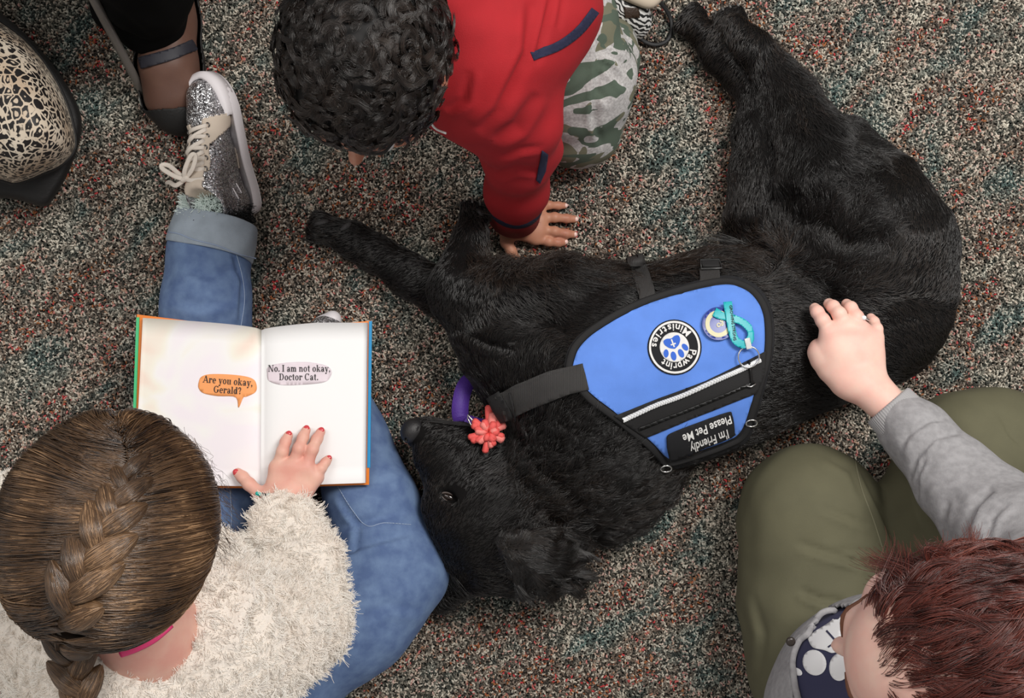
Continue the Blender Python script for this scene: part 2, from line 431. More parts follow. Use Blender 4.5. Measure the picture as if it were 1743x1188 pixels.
# hind legs
dp += chain([(1188, 48, .025, .022), (1225, 90, .028, .026), (1262, 130, .03, .026), (1292, 165, .035, .030), (1290, 230, .04, .034), (1288, 300, .05, .040), (1292, 380, .06, .048), (1370, 430, .07, .07), (1450, 450, .08, .09)], .018)
dp += chain([(1248, 45, .05, .021), (1282, 85, .055, .025), (1320, 125, .06, .029), (1352, 175, .07, .038), (1375, 240, .08, .058), (1400, 310, .095, .072), (1450, 370, .10, .085), (1500, 430, .09, .09)], .02)
dp += chain([(1440, 240, .05, .035), (1500, 310, .06, .055)], .03)
# toes
def toes(c, d, r, z, L_=.022, s=.0155):
    out = []; d = np.array(d, float) / np.linalg.norm(d); q = np.array([-d[1], d[0]])
    for i in range(4):
        o = (i - 1.5) * s * 1100 * .78; b = np.array(c) + q * o; e = b + d * L_ * 1100 * (1 - .12 * abs(i - 1.5))
        out += chain([(b[0], b[1], z, .008), (e[0], e[1], z - .004, .0082)], .003)
    return out
TO = [((553, 391), (-.95, -.25), .02), ((807, 370), (.15, -1), .09), ((1184, 42), (-.75, -.6), .024), ((1246, 38), (-.35, -.9), .05)]
for c, d, z in TO: dp += toes(c, d, .02, z)
D_, lo_ = field(dp, .0036, .001); DV, DF = nets(D_, lo_, .0036); DV = smoothv(DV, DF, 3)
DV = lump(DV, DF, .0015, 60, 3)
fl = [([(1290, 190), (1312, 260), (1310, 380), (1340, 430)], 9, .008), ([(1330, 450), (1400, 490), (1440, 560)], 14, .010), ([(770, 560), (830, 590), (880, 600)], 9, .006),
      ([(870, 540), (960, 560)], 14, .006), ([(870, 740), (900, 790), (960, 850), (1010, 930)], 12, .005), ([(1225, 60), (1250, 100), (1290, 160)], 4, .005), ([(700, 757), (730, 750), (760, 752), (800, 775)], 4, .003),
      ([(845, 945), (855, 905), (900, 885), (950, 895), (985, 925)], 6, .007), ([(868, 938), (880, 950), (905, 955)], 4, .004), ([(840, 975), (880, 1000), (930, 1010)], 5, .004), ([(740, 880), (790, 890), (820, 870)], 14, .003), ([(1400, 300), (1450, 330), (1440, 380)], 16, .008), ([(1380, 380), (1440, 420), (1500, 410)], 18, .008)]
DV = folds(DV, DF, fl)
DN = vnorm(DV, DF)
dog_body = mesh('body', DV, DF, black, dog)
DB = bvh_of(DV, DF)
# nose, eye, pads, claws
nose_m = mat('nose_leather', (.018, .017, .018), .38, bump=.8, bscale=900, bdist=.0006)
organic('nose', [E(702, 733, .105, .017, .020, .017, -35, .006), E(708, 744, .092, .012, .016, .016, -35, .006), E(714, 729, .121, .0045, .0022, .004, 60, .002, True),
                 E(692, 747, .113, .0022, .0045, .004, 0, .002, True)], .0012, nose_m, dog, 'black leathery nose')
ez = drape([(765, 847)], DB, 0)[0]
lid = mat('eyelid', (.075, .055, .048), .4); eyem = mat('eye', (.012, .006, .004), .08, spec=.8)
eye, _, _ = organic('eye', [('e', ez + [0, 0, -.002], np.array(Matrix.Rotation(math.radians(-25), 3, 'Z')), (.011, .0052, .0045), None, .002, False)], .0006, eyem, dog, 'half-closed dark eye')
for sgn in (1, -1):
    pp = [ez + np.array([math.cos(math.radians(-25)) * x - math.sin(math.radians(-25)) * y, math.sin(math.radians(-25)) * x + math.cos(math.radians(-25)) * y, .0012 - abs(x) * .12])
          for x, y in [(-.015, 0), (-.008, sgn * .0050), (0, sgn * .0066), (.008, sgn * .0052), (.016, -.001)]]
    tube('eyelid', smooth_path(pp, 12), .0022, lid, dog, 'greyish-brown eyelid rim')
padm = mat('paw_pad', (.035, .032, .033), .6, bump=.6, bscale=500)
clm = mat('claw', (.10, .095, .09), .3)
for i, (c, d, z) in enumerate(TO):
    d = np.array(d) / np.linalg.norm(d); q = np.array([-d[1], d[0]])
    for j in range(4):
        a = np.array(c) + q * (j - 1.5) * 13.3 + d * 23 * (1 - .12 * abs(j - 1.5)); b = a + d * 11
        tube('claw', [P(*a, z - .002), P(*(a + d * 6), z - .001), P(*b, max(z - .008, .003))], [.0028, .0024, .0007], clm, dog, res=6)
for u, v, z, a in [(826, 388, .095, -60), (818, 365, .09, -60), (548, 380, .038, 10), (588, 388, .045, 40)]:
    organic('paw_pad', [E(u, v, z, .0125 if v > 370 else .008, .0055, .007, a, .003)], .0012, padm, dog, 'dark grey bare paw pad')

# coat: strands laid along the direction the hair grows
FLOW = [(720, 740, .7, -.6, 0), (770, 850, .5, -.75, 0), (800, 920, .7, -.5, 0), (840, 980, .8, -.35, .1), (760, 990, .4, -.8, .1), (930, 950, .75, -.65, .5), (960, 1000, .6, -.7, .8), (880, 1000, .4, -.8, .6),
        (860, 830, .75, -.6, .3), (930, 870, .7, -.7, .9), (1000, 800, .7, -.6, 1), (1060, 860, .8, -.6, 1), (1120, 820, .95, -.1, 1), (950, 730, .6, -.7, .6), (1010, 900, .8, -.6, 1),
        (870, 620, .3, -.9, .3), (830, 680, .2, -1, .5), (1000, 560, .9, .1, .3), (900, 520, .8, .4, .5), (800, 480, -.2, .9, .05), (800, 400, .1, .9, .05), (700, 470, -.9, .45, .05), (600, 410, -.9, .3, .05), (560, 390, -1, .1, .2),
        (1150, 620, 1, .15, .2), (1150, 450, .8, .55, .6), (1050, 450, .7, .6, 1), (950, 455, .75, .6, 1), (1250, 430, .9, .4, .8), (1250, 700, 1, .15, .25), (1350, 650, 1, .25, .3), (1350, 560, 1, .1, .2), (1350, 480, .9, .1, .6),
        (1450, 560, .9, .3, .25), (1550, 560, .5, .6, .15), (1580, 450, .3, -.9, .05), (1560, 350, -.3, .9, .05), (1500, 300, -.6, .7, .2), (1420, 430, .5, -.8, .9), (1450, 360, .7, -.6, 1), (1400, 400, .4, -.9, .9), (1480, 420, .5, -.8, .8),
        (1400, 260, .2, .9, .7), (1350, 200, .3, .9, .5), (1330, 120, .5, .8, .3), (1290, 350, .1, -1, .3), (1290, 250, 0, 1, .1), (1240, 110, -.6, .7, .1), (1200, 60, -.7, .6, .1), (1260, 50, -.4, .8, .2), (1480, 260, .8, -.2, .5), (1300, 430, -.6, -.4, .7)]
FL = np.array(FLOW, float)
def coat(n, seed, lmin, lmax, lift, r0, m, name, label, region=None, curl=.0, k=5, clump=0, dirn=None):
    r = np.random.default_rng(seed); p, nn = roots(DV, DF, n * (1 if region is None else 8), DN, seed=seed)
    q = px(p); ok = (nn[:, 2] > -.35) & (p[:, 2] > .004) & (np.hypot((q[:, 0] - 772) / 22, (q[:, 1] - 842) / 15) > 1) & (np.hypot(q[:, 0] - 700, q[:, 1] - 738) > 22)
    if region is not None: ok &= np.min([np.hypot((q[:, 0] - a) / c, (q[:, 1] - b) / d) for a, b, c, d in region], axis=0) < 1
    p, nn, q = p[ok][:n], nn[ok][:n], q[ok][:n]; n = len(p)
    d2 = (q[:, None, 0] - FL[None, :, 0]) ** 2 + (q[:, None, 1] - FL[None, :, 1]) ** 2
    wt = 1 / (d2 + 300) ** 2; wt /= wt.sum(1)[:, None]
    dx = wt @ FL[:, 2]; dy = -(wt @ -FL[:, 3]) * -1; wave = wt @ FL[:, 4]
    t = np.stack([dx, -(wt @ FL[:, 3]) * 1.0, np.zeros(n)], 1)
    if dirn is not None: t = np.tile(np.array([dirn[0], -dirn[1], 0.]), (n, 1)) + r.normal(0, .25, (n, 3)) * [1, 1, .4]
    ang = r.normal(0, .13, n) + wave * .55 * np.sin(p[:, 0] * 75 + 3 * np.sin(p[:, 1] * 60)) * np.cos(p[:, 1] * 55 + 2)
    c, s = np.cos(ang), np.sin(ang); t = np.stack([t[:, 0] * c - t[:, 1] * s, t[:, 0] * s + t[:, 1] * c, t[:, 2]], 1)
    t -= nn * (t * nn).sum(1)[:, None]; t /= np.linalg.norm(t, axis=1)[:, None] + 1e-9
    side = np.cross(nn, t); Lh = (lmin + (lmax - lmin) * r.random(n) ** 1.5) * (.36 + 1.05 * wave if region is None else 1)
    Lh = np.where(p[:, 2] < .02, Lh * .7, Lh)
    out = np.zeros((n, k, 3)); ph = r.uniform(0, 6, n); bend = r.normal(0, .25, n)
    for i in range(k):
        s_ = i / (k - 1)
        out[:, i] = p + t * (Lh * s_)[:, None] + nn * ((lift * (s_ - .75 * s_ * s_)) * (Lh if region is not None else Lh * np.clip(.5 + wave, 0, 1)) * (.6 + .8 * r.random(1)))[:, None] + nn * .0002 \
            + side * (Lh * (bend * s_ * s_ + curl * np.sin(ph + s_ * 5) * s_))[:, None]
    if clump:
        cell = np.floor(p / clump[0] + .35 * np.sin(p[:, [1, 2, 0]] * 90)).astype(np.int64); key = cell @ np.array([1, 10007, 100003])
        _, first, inv = np.unique(key, return_index=True, return_inverse=True); lead = out[first][inv.ravel()]
        ww = (np.linspace(0, 1, k) ** 1.3 * clump[1])[None, :, None]; out = out * (1 - ww) + lead * ww
    out[:, :, 2] = np.maximum(out[:, :, 2], .003)
    strands(name, out, r0, .00005, m, dog, label)
coat(190000, 5, .012, .024, .35, .00030, fur_m, 'coat', None, k=4, clump=(.006, .22))
coat(16000, 6, .025, .055, .5, .00028, fur_m, 'neck_ruff', 'long wavy black neck fur', [(1050, 840, 110, 90), (950, 820, 90, 110), (920, 960, 80, 60), (1100, 790, 60, 70)], .12, 7, clump=(.011, .8))
coat(9000, 7, .02, .045, .5, .00028, feather_m, 'chest_feathers', 'brown-tinged feathering along the chest and belly',
     [(1060, 445, 90, 40), (900, 440, 110, 45), (1180, 430, 90, 35), (1290, 430, 60, 40)], .2, 7, clump=(.012, .8))
coat(7000, 8, .02, .045, .5, .0003, fur_m, 'thigh_feathers', 'curly black thigh fur', [(1440, 400, 90, 80), (1430, 300, 70, 60), (1400, 470, 70, 50)], .3, 7, clump=(.011, .85))
coat(5000, 12, .03, .055, .25, .00022, feather_m, 'belly_fringe', 'loose brown-black hair fanned over the carpet along the belly', [(1000, 452, 170, 22), (1220, 425, 80, 20), (860, 462, 60, 25)], .25, 8, clump=(.014, .75), dirn=(.55, -.75))
coat(900, 13, .03, .05, .3, .00022, feather_m, 'hock_feathers', 'reddish-brown wisps at the hock', [(1318, 92, 18, 22)], .25, 8, clump=(.012, .8), dirn=(.6, -.8))
coat(2500, 14, .025, .04, .3, .00022, fur_m, 'neck_fringe', None, [(1110, 850, 40, 40), (980, 990, 25, 30), (760, 1010, 30, 35)], .2, 7, clump=(.012, .7), dirn=(.6, .6))
coat(1800, 9, .02, .04, .5, .00022, feather_m, 'hock_feathers', 'reddish-brown wisps at the hock', [(1360, 160, 35, 60), (1310, 75, 25, 30)], .2, 7, clump=(.01, .7))
# the upper ear, a soft flap folded back over the neck
eb = (868, 925); ep = []
for tx, ty in [(968, 918), (990, 945), (992, 975), (978, 1002), (935, 1008), (893, 1000)]:
    q_ = smooth_path([eb, ((eb[0] + tx) / 2, (eb[1] + ty) / 2 - 3), (tx, ty)], 6); d_ = drape(q_, DB, .008)
    for i in range(1, 6): d_[i] = P(*q_[i], max(d_[i][2], .175 - .10 * (i / 5) ** 1.6) if i > 2 else d_[i][2])
    ep += [CW(d_[i], d_[i + 1], [.012, .013, .0125, .011, .009][i], [.013, .0125, .011, .009, .0065][i], .007) for i in range(5)]
ear, EV_, EF_ = organic('ear', ep, .003, black, dog, 'long-haired black ear flap')
EN_ = vnorm(EV_, EF_); p_, n_ = roots(EV_, EF_, 26000, EN_, seed=41); ok = n_[:, 2] > -.3; p_, n_ = p_[ok], n_[ok]; nn = len(p_)
b3e = drape([eb], DB, 0)[0]; t_ = p_ - b3e; t_[:, 2] *= .3; t_ += rng.normal(0, .006, t_.shape); t_ -= n_ * (t_ * n_).sum(1)[:, None]; t_ /= np.linalg.norm(t_, axis=1)[:, None] + 1e-6
sd_ = np.cross(n_, t_); Lh = rng.uniform(.014, .034, nn) * np.clip(np.linalg.norm(p_ - b3e, axis=1) / .05, .4, 1); wv_ = np.sin(p_[:, 0] * 130 + p_[:, 1] * 90)
pe = np.stack([p_ + t_ * (Lh * s_)[:, None] + n_ * (Lh * (.28 * s_ - .24 * s_ * s_) + .0003)[:, None] + sd_ * (Lh * .35 * wv_ * s_ * s_)[:, None] for s_ in np.linspace(0, 1, 6)], 1)
cell = np.floor(p_ / .008).astype(int) @ np.array([1, 911, 7919]); _, first, inv = np.unique(cell, return_index=True, return_inverse=True); ww = (np.linspace(0, 1, 6) * .5)[None, :, None]; pe = pe * (1 - ww) + pe[first][inv.ravel()] * ww
pe[:, :, 2] = np.maximum(pe[:, :, 2], .003); strands('ear_hair', pe, .0003, .00006, fur_m, ear, None)

# ================================================================== VEST on the dog
blue = mat('blue_canvas', (.115, .27, .80), .75, bump=.25, bscale=900, bdist=.0006, var=.12, vscale=25)
web = mat('black_webbing', (.009, .0085, .009), .8, bump=.5, bscale=700, bdist=.0006)
webg = mat('charcoal_webbing', (.035, .033, .032), .6, spec=.5)
wv = N(webg, 'ShaderNodeTexWave'); wv.inputs['Scale'].default_value = 160; tcw = N(webg, 'ShaderNodeTexCoord'); L(webg, tcw.outputs['Object'], wv.inputs['Vector'])
bpw = N(webg, 'ShaderNodeBump'); bpw.inputs['Distance'].default_value = .0006; L(webg, wv.outputs[0], bpw.inputs['Height']); L(webg, bpw.outputs[0], BS(webg).inputs['Normal'])
whitet = mat('white_thread', (.78, .77, .75), .7); blackp = mat('black_patch', (.007, .007, .009), .85, bump=.3, bscale=900, bdist=.0004)
chrome = mat('polished_steel', (.75, .74, .72), .2, metal=1)
vest = thing('dog_vest', 'blue service vest with black edging strapped round the black dog', 'vest', P(1150, 640, .15))
outer = [(960, 622), (972, 588), (1008, 554), (1075, 516), (1152, 490), (1210, 476), (1250, 474), (1287, 490), (1308, 520), (1315, 560), (1312, 610), (1300, 655), (1284, 710), (1270, 745), (1240, 762), (1190, 780), (1139, 794), (1122, 782), (1099, 760), (1045, 716), (991, 674)]
inner = [(975, 622), (986, 593), (1016, 564), (1080, 527), (1155, 502), (1212, 489), (1246, 487), (1275, 500), (1294, 526), (1300, 560), (1298, 608), (1287, 652), (1270, 708), (1257, 735), (1236, 748), (1188, 765), (1142, 779), (1110, 752), (1055, 708), (998, 662)]
base_v = patch('backing_panel', list(map(tuple, smooth_path(outer + [outer[0]], 90)[:-1])), DB, .006, blackp, vest, 'black edge binding of the vest', 7, .0015, 3)
me = base_v.data; VV = np.array([tuple(v.co) for v in me.vertices]); VFc = [tuple(p.vertices) for p in me.polygons]
SB = BVHTree.FromPolygons([tuple(v) for v in VV + 0], VFc)
patch('blue_panel', list(map(tuple, smooth_path(inner + [inner[0]], 90)[:-1])), SB, .0022, blue, vest, 'blue canvas side panel', 6, .0016, 1)
# rolled binding round the edge
oe = smooth_path(outer + outer[:1], 90)[:-1]; ie = [(a * .955 + b * .045) for a, b in zip(oe, np.tile([[1145, 625]], (90, 1)))]
tube('edge_binding', drape(ie, SB, .002), .0055, web, vest, 'black rolled edge tape', cyclic=True, flat=.002)
band = [(1044, 707), (1120, 677), (1200, 648), (1303, 597), (1299, 640), (1286, 668), (1200, 702), (1098, 744)]
pk = patch('zipper_pocket', band, SB, .0045, web, vest, 'black zipped pocket band across the vest', 6, .0012, 1)
zt = smooth_path([(1060, 722), (1130, 699), (1210, 664), (1290, 632)], 24)
patch('zipper_tape', ribbon_poly([(1085, 728), (1160, 700), (1230, 672), (1282, 650)], 5), SB, .0066, mat('zipper', (.006, .006, .006), .3), pk, None, 4, .0012)
# reflective white cord: chunky twisted segments
cp = drape(smooth_path([(1059, 713), (1110, 690), (1160, 672), (1220, 646), (1262, 627), (1292, 612)], 60), SB, .0075)
cord = tube('reflective_cord', cp, .0035, mat('grey_cord', (.55, .56, .57), .45), vest, 'silvery white reflective cord', flat=.0018)
kk = []
for i in range(59):
    a, b = cp[i], cp[i + 1]; t = (b - a) / np.linalg.norm(b - a); s_ = np.array([-t[1], t[0], 0]) * .0026
    for sg in (-1, 1): kk.append(CW(a + sg * s_ + [0, 0, .001], (a + b) / 2 + sg * s_ * .1 + [0, 0, .0022], .0011, .0011, .0004))
organic('cord_strand', kk, .00065, mat('silver_thread', (.80, .81, .82), .4), cord, None, sm=0, kind='stuff')
# zip pull
tube('zip_pull', drape([(1272, 612), (1275, 632), (1277, 650), (1276, 656)], SB, .009), .0016, mat('zip_metal', (.05, .05, .05), .3, metal=1), pk, 'dark zip pull', flat=.001)
tube('zip_pull', drape([(1268, 655), (1275, 657), (1283, 652)], SB, .0095), .0014, mat('zip_metal2', (.4, .4, .4), .3, metal=1), pk)
# round badge, built in its own frame then turned 200 degrees
BR = math.radians(200)
def place2(V2, cx, cy, s=1.0, rot=BR):
    c, s_ = math.cos(rot), math.sin(rot); x, y = V2[:, 0] * s, V2[:, 1] * s
    return np.stack([cx + (x * c - y * s_), cy - (x * s_ + y * c)], 1)
badge = patch('round_patch', circle(1147.5, 591.5, 46), SB, .0042, blackp, vest, 'round black and white club patch', 5, .0012, 1)
def flat_letters(name, q, F, bv, off, m, parent, th=.0006):
    V = drape(q, bv, off); V, F2 = orient(V, F); return solid(mesh(name, V, F2, m, parent, None, smooth=False), th, 1)
def ring(name, cx, cy, r0, r1, off, m, parent, n=48):
    q = circle(cx, cy, r0, n) + circle(cx, cy, r1, n); F = [[i, (i + 1) % n, n + (i + 1) % n, n + i] for i in range(n)]
    return flat_letters(name, q, F, SB, off, m, parent)
ring('white_ring', 1147.5, 591.5, 40, 43.5, .0057, whitet, badge)
patch('white_disc', circle(1147.5, 591.5, 25), SB, .0057, whitet, badge, None, 5, .0006)
bl2 = mat('royal_blue_thread', (.03, .13, .62), .7)
pads = [circle(a, b, r1, 18, r2, math.radians(an)) for a, b, r1, r2, an in [(-17, 6, 4.3, 6.8, 20), (-7, 13.5, 4.6, 7.4, 5), (6.5, 13.5, 4.6, 7.4, -8), (17, 5.5, 4.3, 6.8, -22)]]
heel = smooth_path([(0, 3), (8, -1), (14, -9), (13.5, -16), (7, -17.5), (0, -15.5), (-7, -17.5), (-13.5, -16), (-14, -9), (-8, -1), (0, 3)], 40)[:-1]
for k_, pp in enumerate(pads + [list(map(tuple, heel))]):
    q, F = poly_grid(pp, 4); flat_letters('paw_toe' if k_ < 4 else 'paw_heel', place2(q, 1147.5, 591.5), F, SB, .0064, bl2, badge)
for pp in ([(-1.2, 0), (1.2, 0), (1.2, -14), (-1.2, -14)], [(-4.5, -4), (4.5, -4), (4.5, -6.4), (-4.5, -6.4)]):
    flat_letters('cross_bar', place2(np.array(pp, float), 1147.5, 591.5), [[0, 1, 2, 3]], SB, .0071, whitet, badge)
def arc_text(s, size, r, mid, span, top, cx, cy, bold=.02):
    adv = []; gl = []
    for ch in s:
        V, F = text2d(ch, size, bold * size); w_ = V[:, 0].max() + size * .06; gl.append((V, F, (V[:, 0].max() + V[:, 0].min()) / 2, V[:, 0].max() - V[:, 0].min())); adv.append(V[:, 0].max() - V[:, 0].min() + size * .13)
    tot = sum(adv); pos = -tot / 2; Q, FF, o = [], [], 0
    for (V, F, c, w_), a in zip(gl, adv):
        m_ = (pos + a / 2) / tot * span; pos += a
        an = mid - m_ if top else mid + m_
        x = V[:, 0] - c; y = V[:, 1] - size * .36
        rr = r + y if top else r - y; rad = np.radians(an); th = (rad - x / r) if top else (rad + x / r)
        Q.append(np.stack([rr * np.cos(th), rr * np.sin(th)], 1)); FF += [[i + o for i in f] for f in F]; o += len(V)
    return place2(np.concatenate(Q), cx, cy), FF
q, F = arc_text('Pawprint', 16.5, 32.3, 90, 128, True, 1147.5, 591.5); flat_letters('lettering', q, F, SB, .0058, whitet, badge)
q, F = arc_text('Ministries', 16.5, 32.3, 270, 142, False, 1147.5, 591.5); flat_letters('lettering', q, F, SB, .0058, whitet, badge)
# rectangular patch
rp = smooth_path([(1134, 742), (1142, 734), (1190, 716), (1236, 699), (1244, 703), (1248, 730), (1243, 740), (1190, 761), (1146, 778), (1138, 776), (1134, 742)], 44)[:-1]
patch2 = patch('slogan_patch', list(map(tuple, rp)), SB, .0065, blackp, vest, 'black rectangular slogan patch', 5, .0012, 1)
def line_text(s, size, start, direction, upv, squeeze=1.0, bold=.012):
    V, F = text2d(s, size, bold * size); d = np.array(direction, float); d /= np.linalg.norm(d); u_ = np.array(upv, float); u_ /= np.linalg.norm(u_)
    return np.array(start) + V[:, :1] * d * squeeze + V[:, 1:2] * u_, F
q, F = line_text('Please Pet Me', 19, (1241, 704), (-100, 41), (.25, 1), .82); flat_letters('lettering', q, F, SB, .0082, whitet, patch2)
q, F = line_text("I'm Friendly", 19, (1236, 727), (-100, 41), (.25, 1), .77); flat_letters('lettering', q, F, SB, .0082, whitet, patch2)
# straps
patch('chest_strap', ribbon_poly(smooth_path([(997, 640), (950, 652), (900, 671), (858, 692)], 12), 46), DB, .010, webg, vest, 'charcoal webbing chest strap', 6, .0018, 4)
patch('strap_end', ribbon_poly([(868, 683), (850, 694)], 48), DB, .013, web, vest, None, 6, .002, 2)
tube('strap_slide', drape([(874, 666), (880, 690), (884, 712)], DB, .014), .0015, web, vest, 'black plastic strap slide')
patch('belly_strap', ribbon_poly(smooth_path([(1101, 512), (1090, 475), (1079, 436)], 10), 30), DB, .009, webg, vest, 'charcoal webbing belly strap', 6, .0016, 3)
patch('belly_strap', ribbon_poly([(1207, 484), (1206, 462)], 34), DB, .008, webg, vest, None, 6, .0016, 1)
bk = drape([(1190, 450), (1223, 450), (1226, 463), (1193, 465)], DB, .012); tube('buckle', bk, .0022, mat('black_plastic', (.012, .012, .012), .3), vest, 'black plastic buckle', cyclic=True)
patch('buckle_tab', [(1192, 451), (1221, 451), (1223, 461), (1195, 462)], DB, .011, web, vest, None, 5, .002)
for a in ((1139, 797), (1284, 720)):
    c_ = drape([(a[0] - 6, a[1] - 8)], SB, .003)[0]; tube('d_ring', [c_ + np.array([math.cos(t) * .008, math.sin(t) * .005 - .006, math.sin(t) * .004]) for t in np.linspace(0, 2 * PI, 14)[:-1]], .0013, chrome, vest, 'small silver ring at the vest edge', cyclic=True)

# pin badge and ribbon key ring lying on the vest
pin = thing('pin_badge', 'round navy and cream pin badge on the blue vest', 'badge', P(1221, 553, .21))
navyb = mat('navy_enamel', (.025, .05, .30), .3); cream = mat('cream_enamel', (.62, .58, .34), .4)
patch('badge_base', circle(1221, 553, 27), SB, .007, navyb, pin, None, 5, .0022, 1); ring('badge_rim', 1221, 553, 25, 27, .0096, navyb, pin)
ring('cream_band', 1221, 553, 15, 22, .0094, cream, pin); 
q, F = line_text('go', 15, (1229, 548), (-100, 41), (.25, 1), .9); flat_letters('script_lettering', q, F, SB, .0096, cream, pin)
rib = thing('ribbon_key_ring', 'turquoise awareness ribbon key ring lettered along one leg, on the blue vest', 'key ring', P(1250, 560, .21))
turq = mat('turquoise_rubber', (.01, .43, .48), .4, spec=.5)
pA = smooth_path([(1236, 519), (1239, 545), (1243, 568), (1249, 581), (1262, 587), (1272, 578), (1272, 563), (1262, 551), (1246, 544), (1226, 540), (1214, 534)], 44)
leg1 = patch('ribbon_band', ribbon_poly(pA[:26], [14] * 3 + [12.5] * 20 + [10] * 3), SB, .0118, turq, rib, None, 3, .002, 0)
patch('ribbon_band', ribbon_poly(pA[24:], [10] * 3 + [12] * 13 + [14] * 4), SB, .0098, turq, rib, None, 3, .002, 0)
q, F = line_text('GROWING STRONG', 6.2, (1238.5, 524), (.11, 1), (1, -.11), 1.0, .01); flat_letters('lettering', q, F, SB, .0142, mat('black_ink', (.01, .01, .01), .6), rib)
patch('clear_tab', ribbon_poly([(1266, 577), (1270, 594)], 9), SB, .0146, mat('frosted_plastic', (.62, .64, .64), .25), rib, 'frosted plastic tab', 3, .0015)
kc = drape([(1270, 607)], SB, .013)[0]
tube('split_ring', [kc + np.array([math.cos(t) * .0145, math.sin(t) * .0145, .001 * math.sin(t)]) for t in np.linspace(0, 2 * PI, 40)[:-1]], .0011, chrome, rib, 'silver split ring', cyclic=True)

# collar with red flower
col = thing('dog_collar', 'purple dog collar with a pink-red fabric flower by the dog chin', 'collar', P(800, 690, .05))
purp = mat('purple_webbing', (.075, .025, .26), .6, bump=.6, bscale=500, bdist=.0008)
cpts = smooth_path([P(815, 640, .055), P(793, 655, .075), P(784, 685, .085), P(785, 712, .085), P(800, 722, .09), P(835, 730, .10)], 24)
V = []; F = []
for i, p in enumerate(cpts):
    t = cpts[min(i + 1, 23)] - cpts[max(i - 1, 0)]; t[2] = 0; t /= np.linalg.norm(t); s_ = np.array([-t[1], t[0], -.15]) * .0125
    V += [p - s_, p + s_]
    if i: F.append((2 * i - 2, 2 * i, 2 * i + 1, 2 * i - 1))
solid(mesh('webbing', V, F, purp, col), .002, 0)
tube('tag_clip', [P(797, 706, .115), P(803, 714, .118), P(806, 722, .116), P(802, 724, .114), P(796, 712, .113)], .0014, chrome, col, 'small silver clip', cyclic=True)
redm = mat('coral_fabric', (.83, .11, .10), .7, bump=.3, bscale=300); redm2 = mat('pink_fabric', (.90, .25, .22), .7, bump=.3, bscale=300)
fc = P(832, 735, .125)
for i in range(26):
    a = i * 2.4 + .3; rr = .011 + .019 * ((i * 37) % 10) / 10 + (.012 if i in (3, 11) else 0); h = .006 + .010 * (1 - rr / .034)
    tip = fc + np.array([math.cos(a) * rr, math.sin(a) * rr, h]); mid = fc + np.array([math.cos(a) * rr * .5, math.sin(a) * rr * .5, h * 1.1]); s_ = np.array([-math.sin(a), math.cos(a), 0])
    w1 = .0042 + .0024 * ((i * 13) % 5) / 5; V = []
    for pt, w_ in ((fc, .0012), (mid, w1 * .9), (tip, w1), (tip + np.array([math.cos(a), math.sin(a), -.6]) * .003, w1 * .6)):
        V += [pt - s_ * w_, pt + np.array([0, 0, .0016]), pt + s_ * w_]
    F = [(3 * j, 3 * j + 3, 3 * j + 4, 3 * j + 1) for j in range(3)] + [(3 * j + 1, 3 * j + 4, 3 * j + 5, 3 * j + 2) for j in range(3)]
    solid(mesh('petal', V, F, redm if i % 3 else redm2, col, None), .0007, 0)

# ================================================================== PICTURE BOOK
book = thing('picture_book', 'open hardback picture book with white pages under the girl\'s hand', 'book', P(435, 690, .14))
ZB = .150
coverm = mat('orange_cover', (.85, .23, .02), .4); greenm = mat('green_cover', (.06, .55, .22), .4); bluem = mat('blue_cover', (.02, .30, .62), .4)
pagem = mat('white_page', (.93, .93, .935), .6)
leftm = mat('cream_page', (.93, .85, .80), .6)
_t = N(leftm, 'ShaderNodeTexCoord'); _n = noise(leftm, 9, _t.outputs['Object'], 2, .6)
_r = ramp(leftm, _n.outputs[0], [(.36, (.92, .86, .91)), (.46, (.93, .91, .90)), (.53, (.92, .88, .78)), (.62, (.91, .76, .66))]); L(leftm, _r.outputs[0], BS(leftm).inputs['Base Color'])
def slab(name, quad, z0, z1, m, parent, label=None, z0b=None):
    """quad in px (4 corners), an upright block between two heights"""
    b = [P(u, v, z1) for u, v in quad]; V = [np.array([p[0], p[1], z0]) for p in b] + b
    return mesh(name, V, [(3, 2, 1, 0), (4, 5, 6, 7)] + [(i, (i + 1) % 4, 4 + (i + 1) % 4, 4 + i) for i in range(4)], m, parent, label, smooth=False)
def ccw(q): return q[::-1]
slab('left_cover', ccw([(233, 535), (448, 562), (446, 831), (222, 829)]), ZB - .006, ZB - .0035, coverm, book, 'orange left cover board')
slab('right_cover', ccw([(444, 562), (632, 546), (628, 825), (442, 831)]), ZB - .006, ZB - .0035, coverm, book, 'orange right cover board')
slab('cover_edge', ccw([(232, 540), (237, 540), (227, 826), (222, 826)]), ZB - .0062, ZB - .002, greenm, book, 'green cover edge')
slab('cover_edge', ccw([(628, 547), (633, 546), (630, 796), (625, 796)]), ZB - .0062, ZB - .002, bluem, book, 'blue cover edge')
def page_z(s): return ZB + .0015 + .0105 * (1 - math.exp(-s / .06)) * (1 - .55 * s)
def page_pt(side, s, t):
    if side < 0:
        top = np.array([445 - 202 * s, 562 - 21 * s ** .55]); bot = np.array([444 - 215 * s, 828 - 4 * s])
    else:
        top = np.array([445 + 180 * s, 562 - 13 * min(1, s * 1.9) ** .6]); bot = np.array([444 + 178 * s, 828 - 6 * s])
    q = top * (1 - t) + bot * t; return q
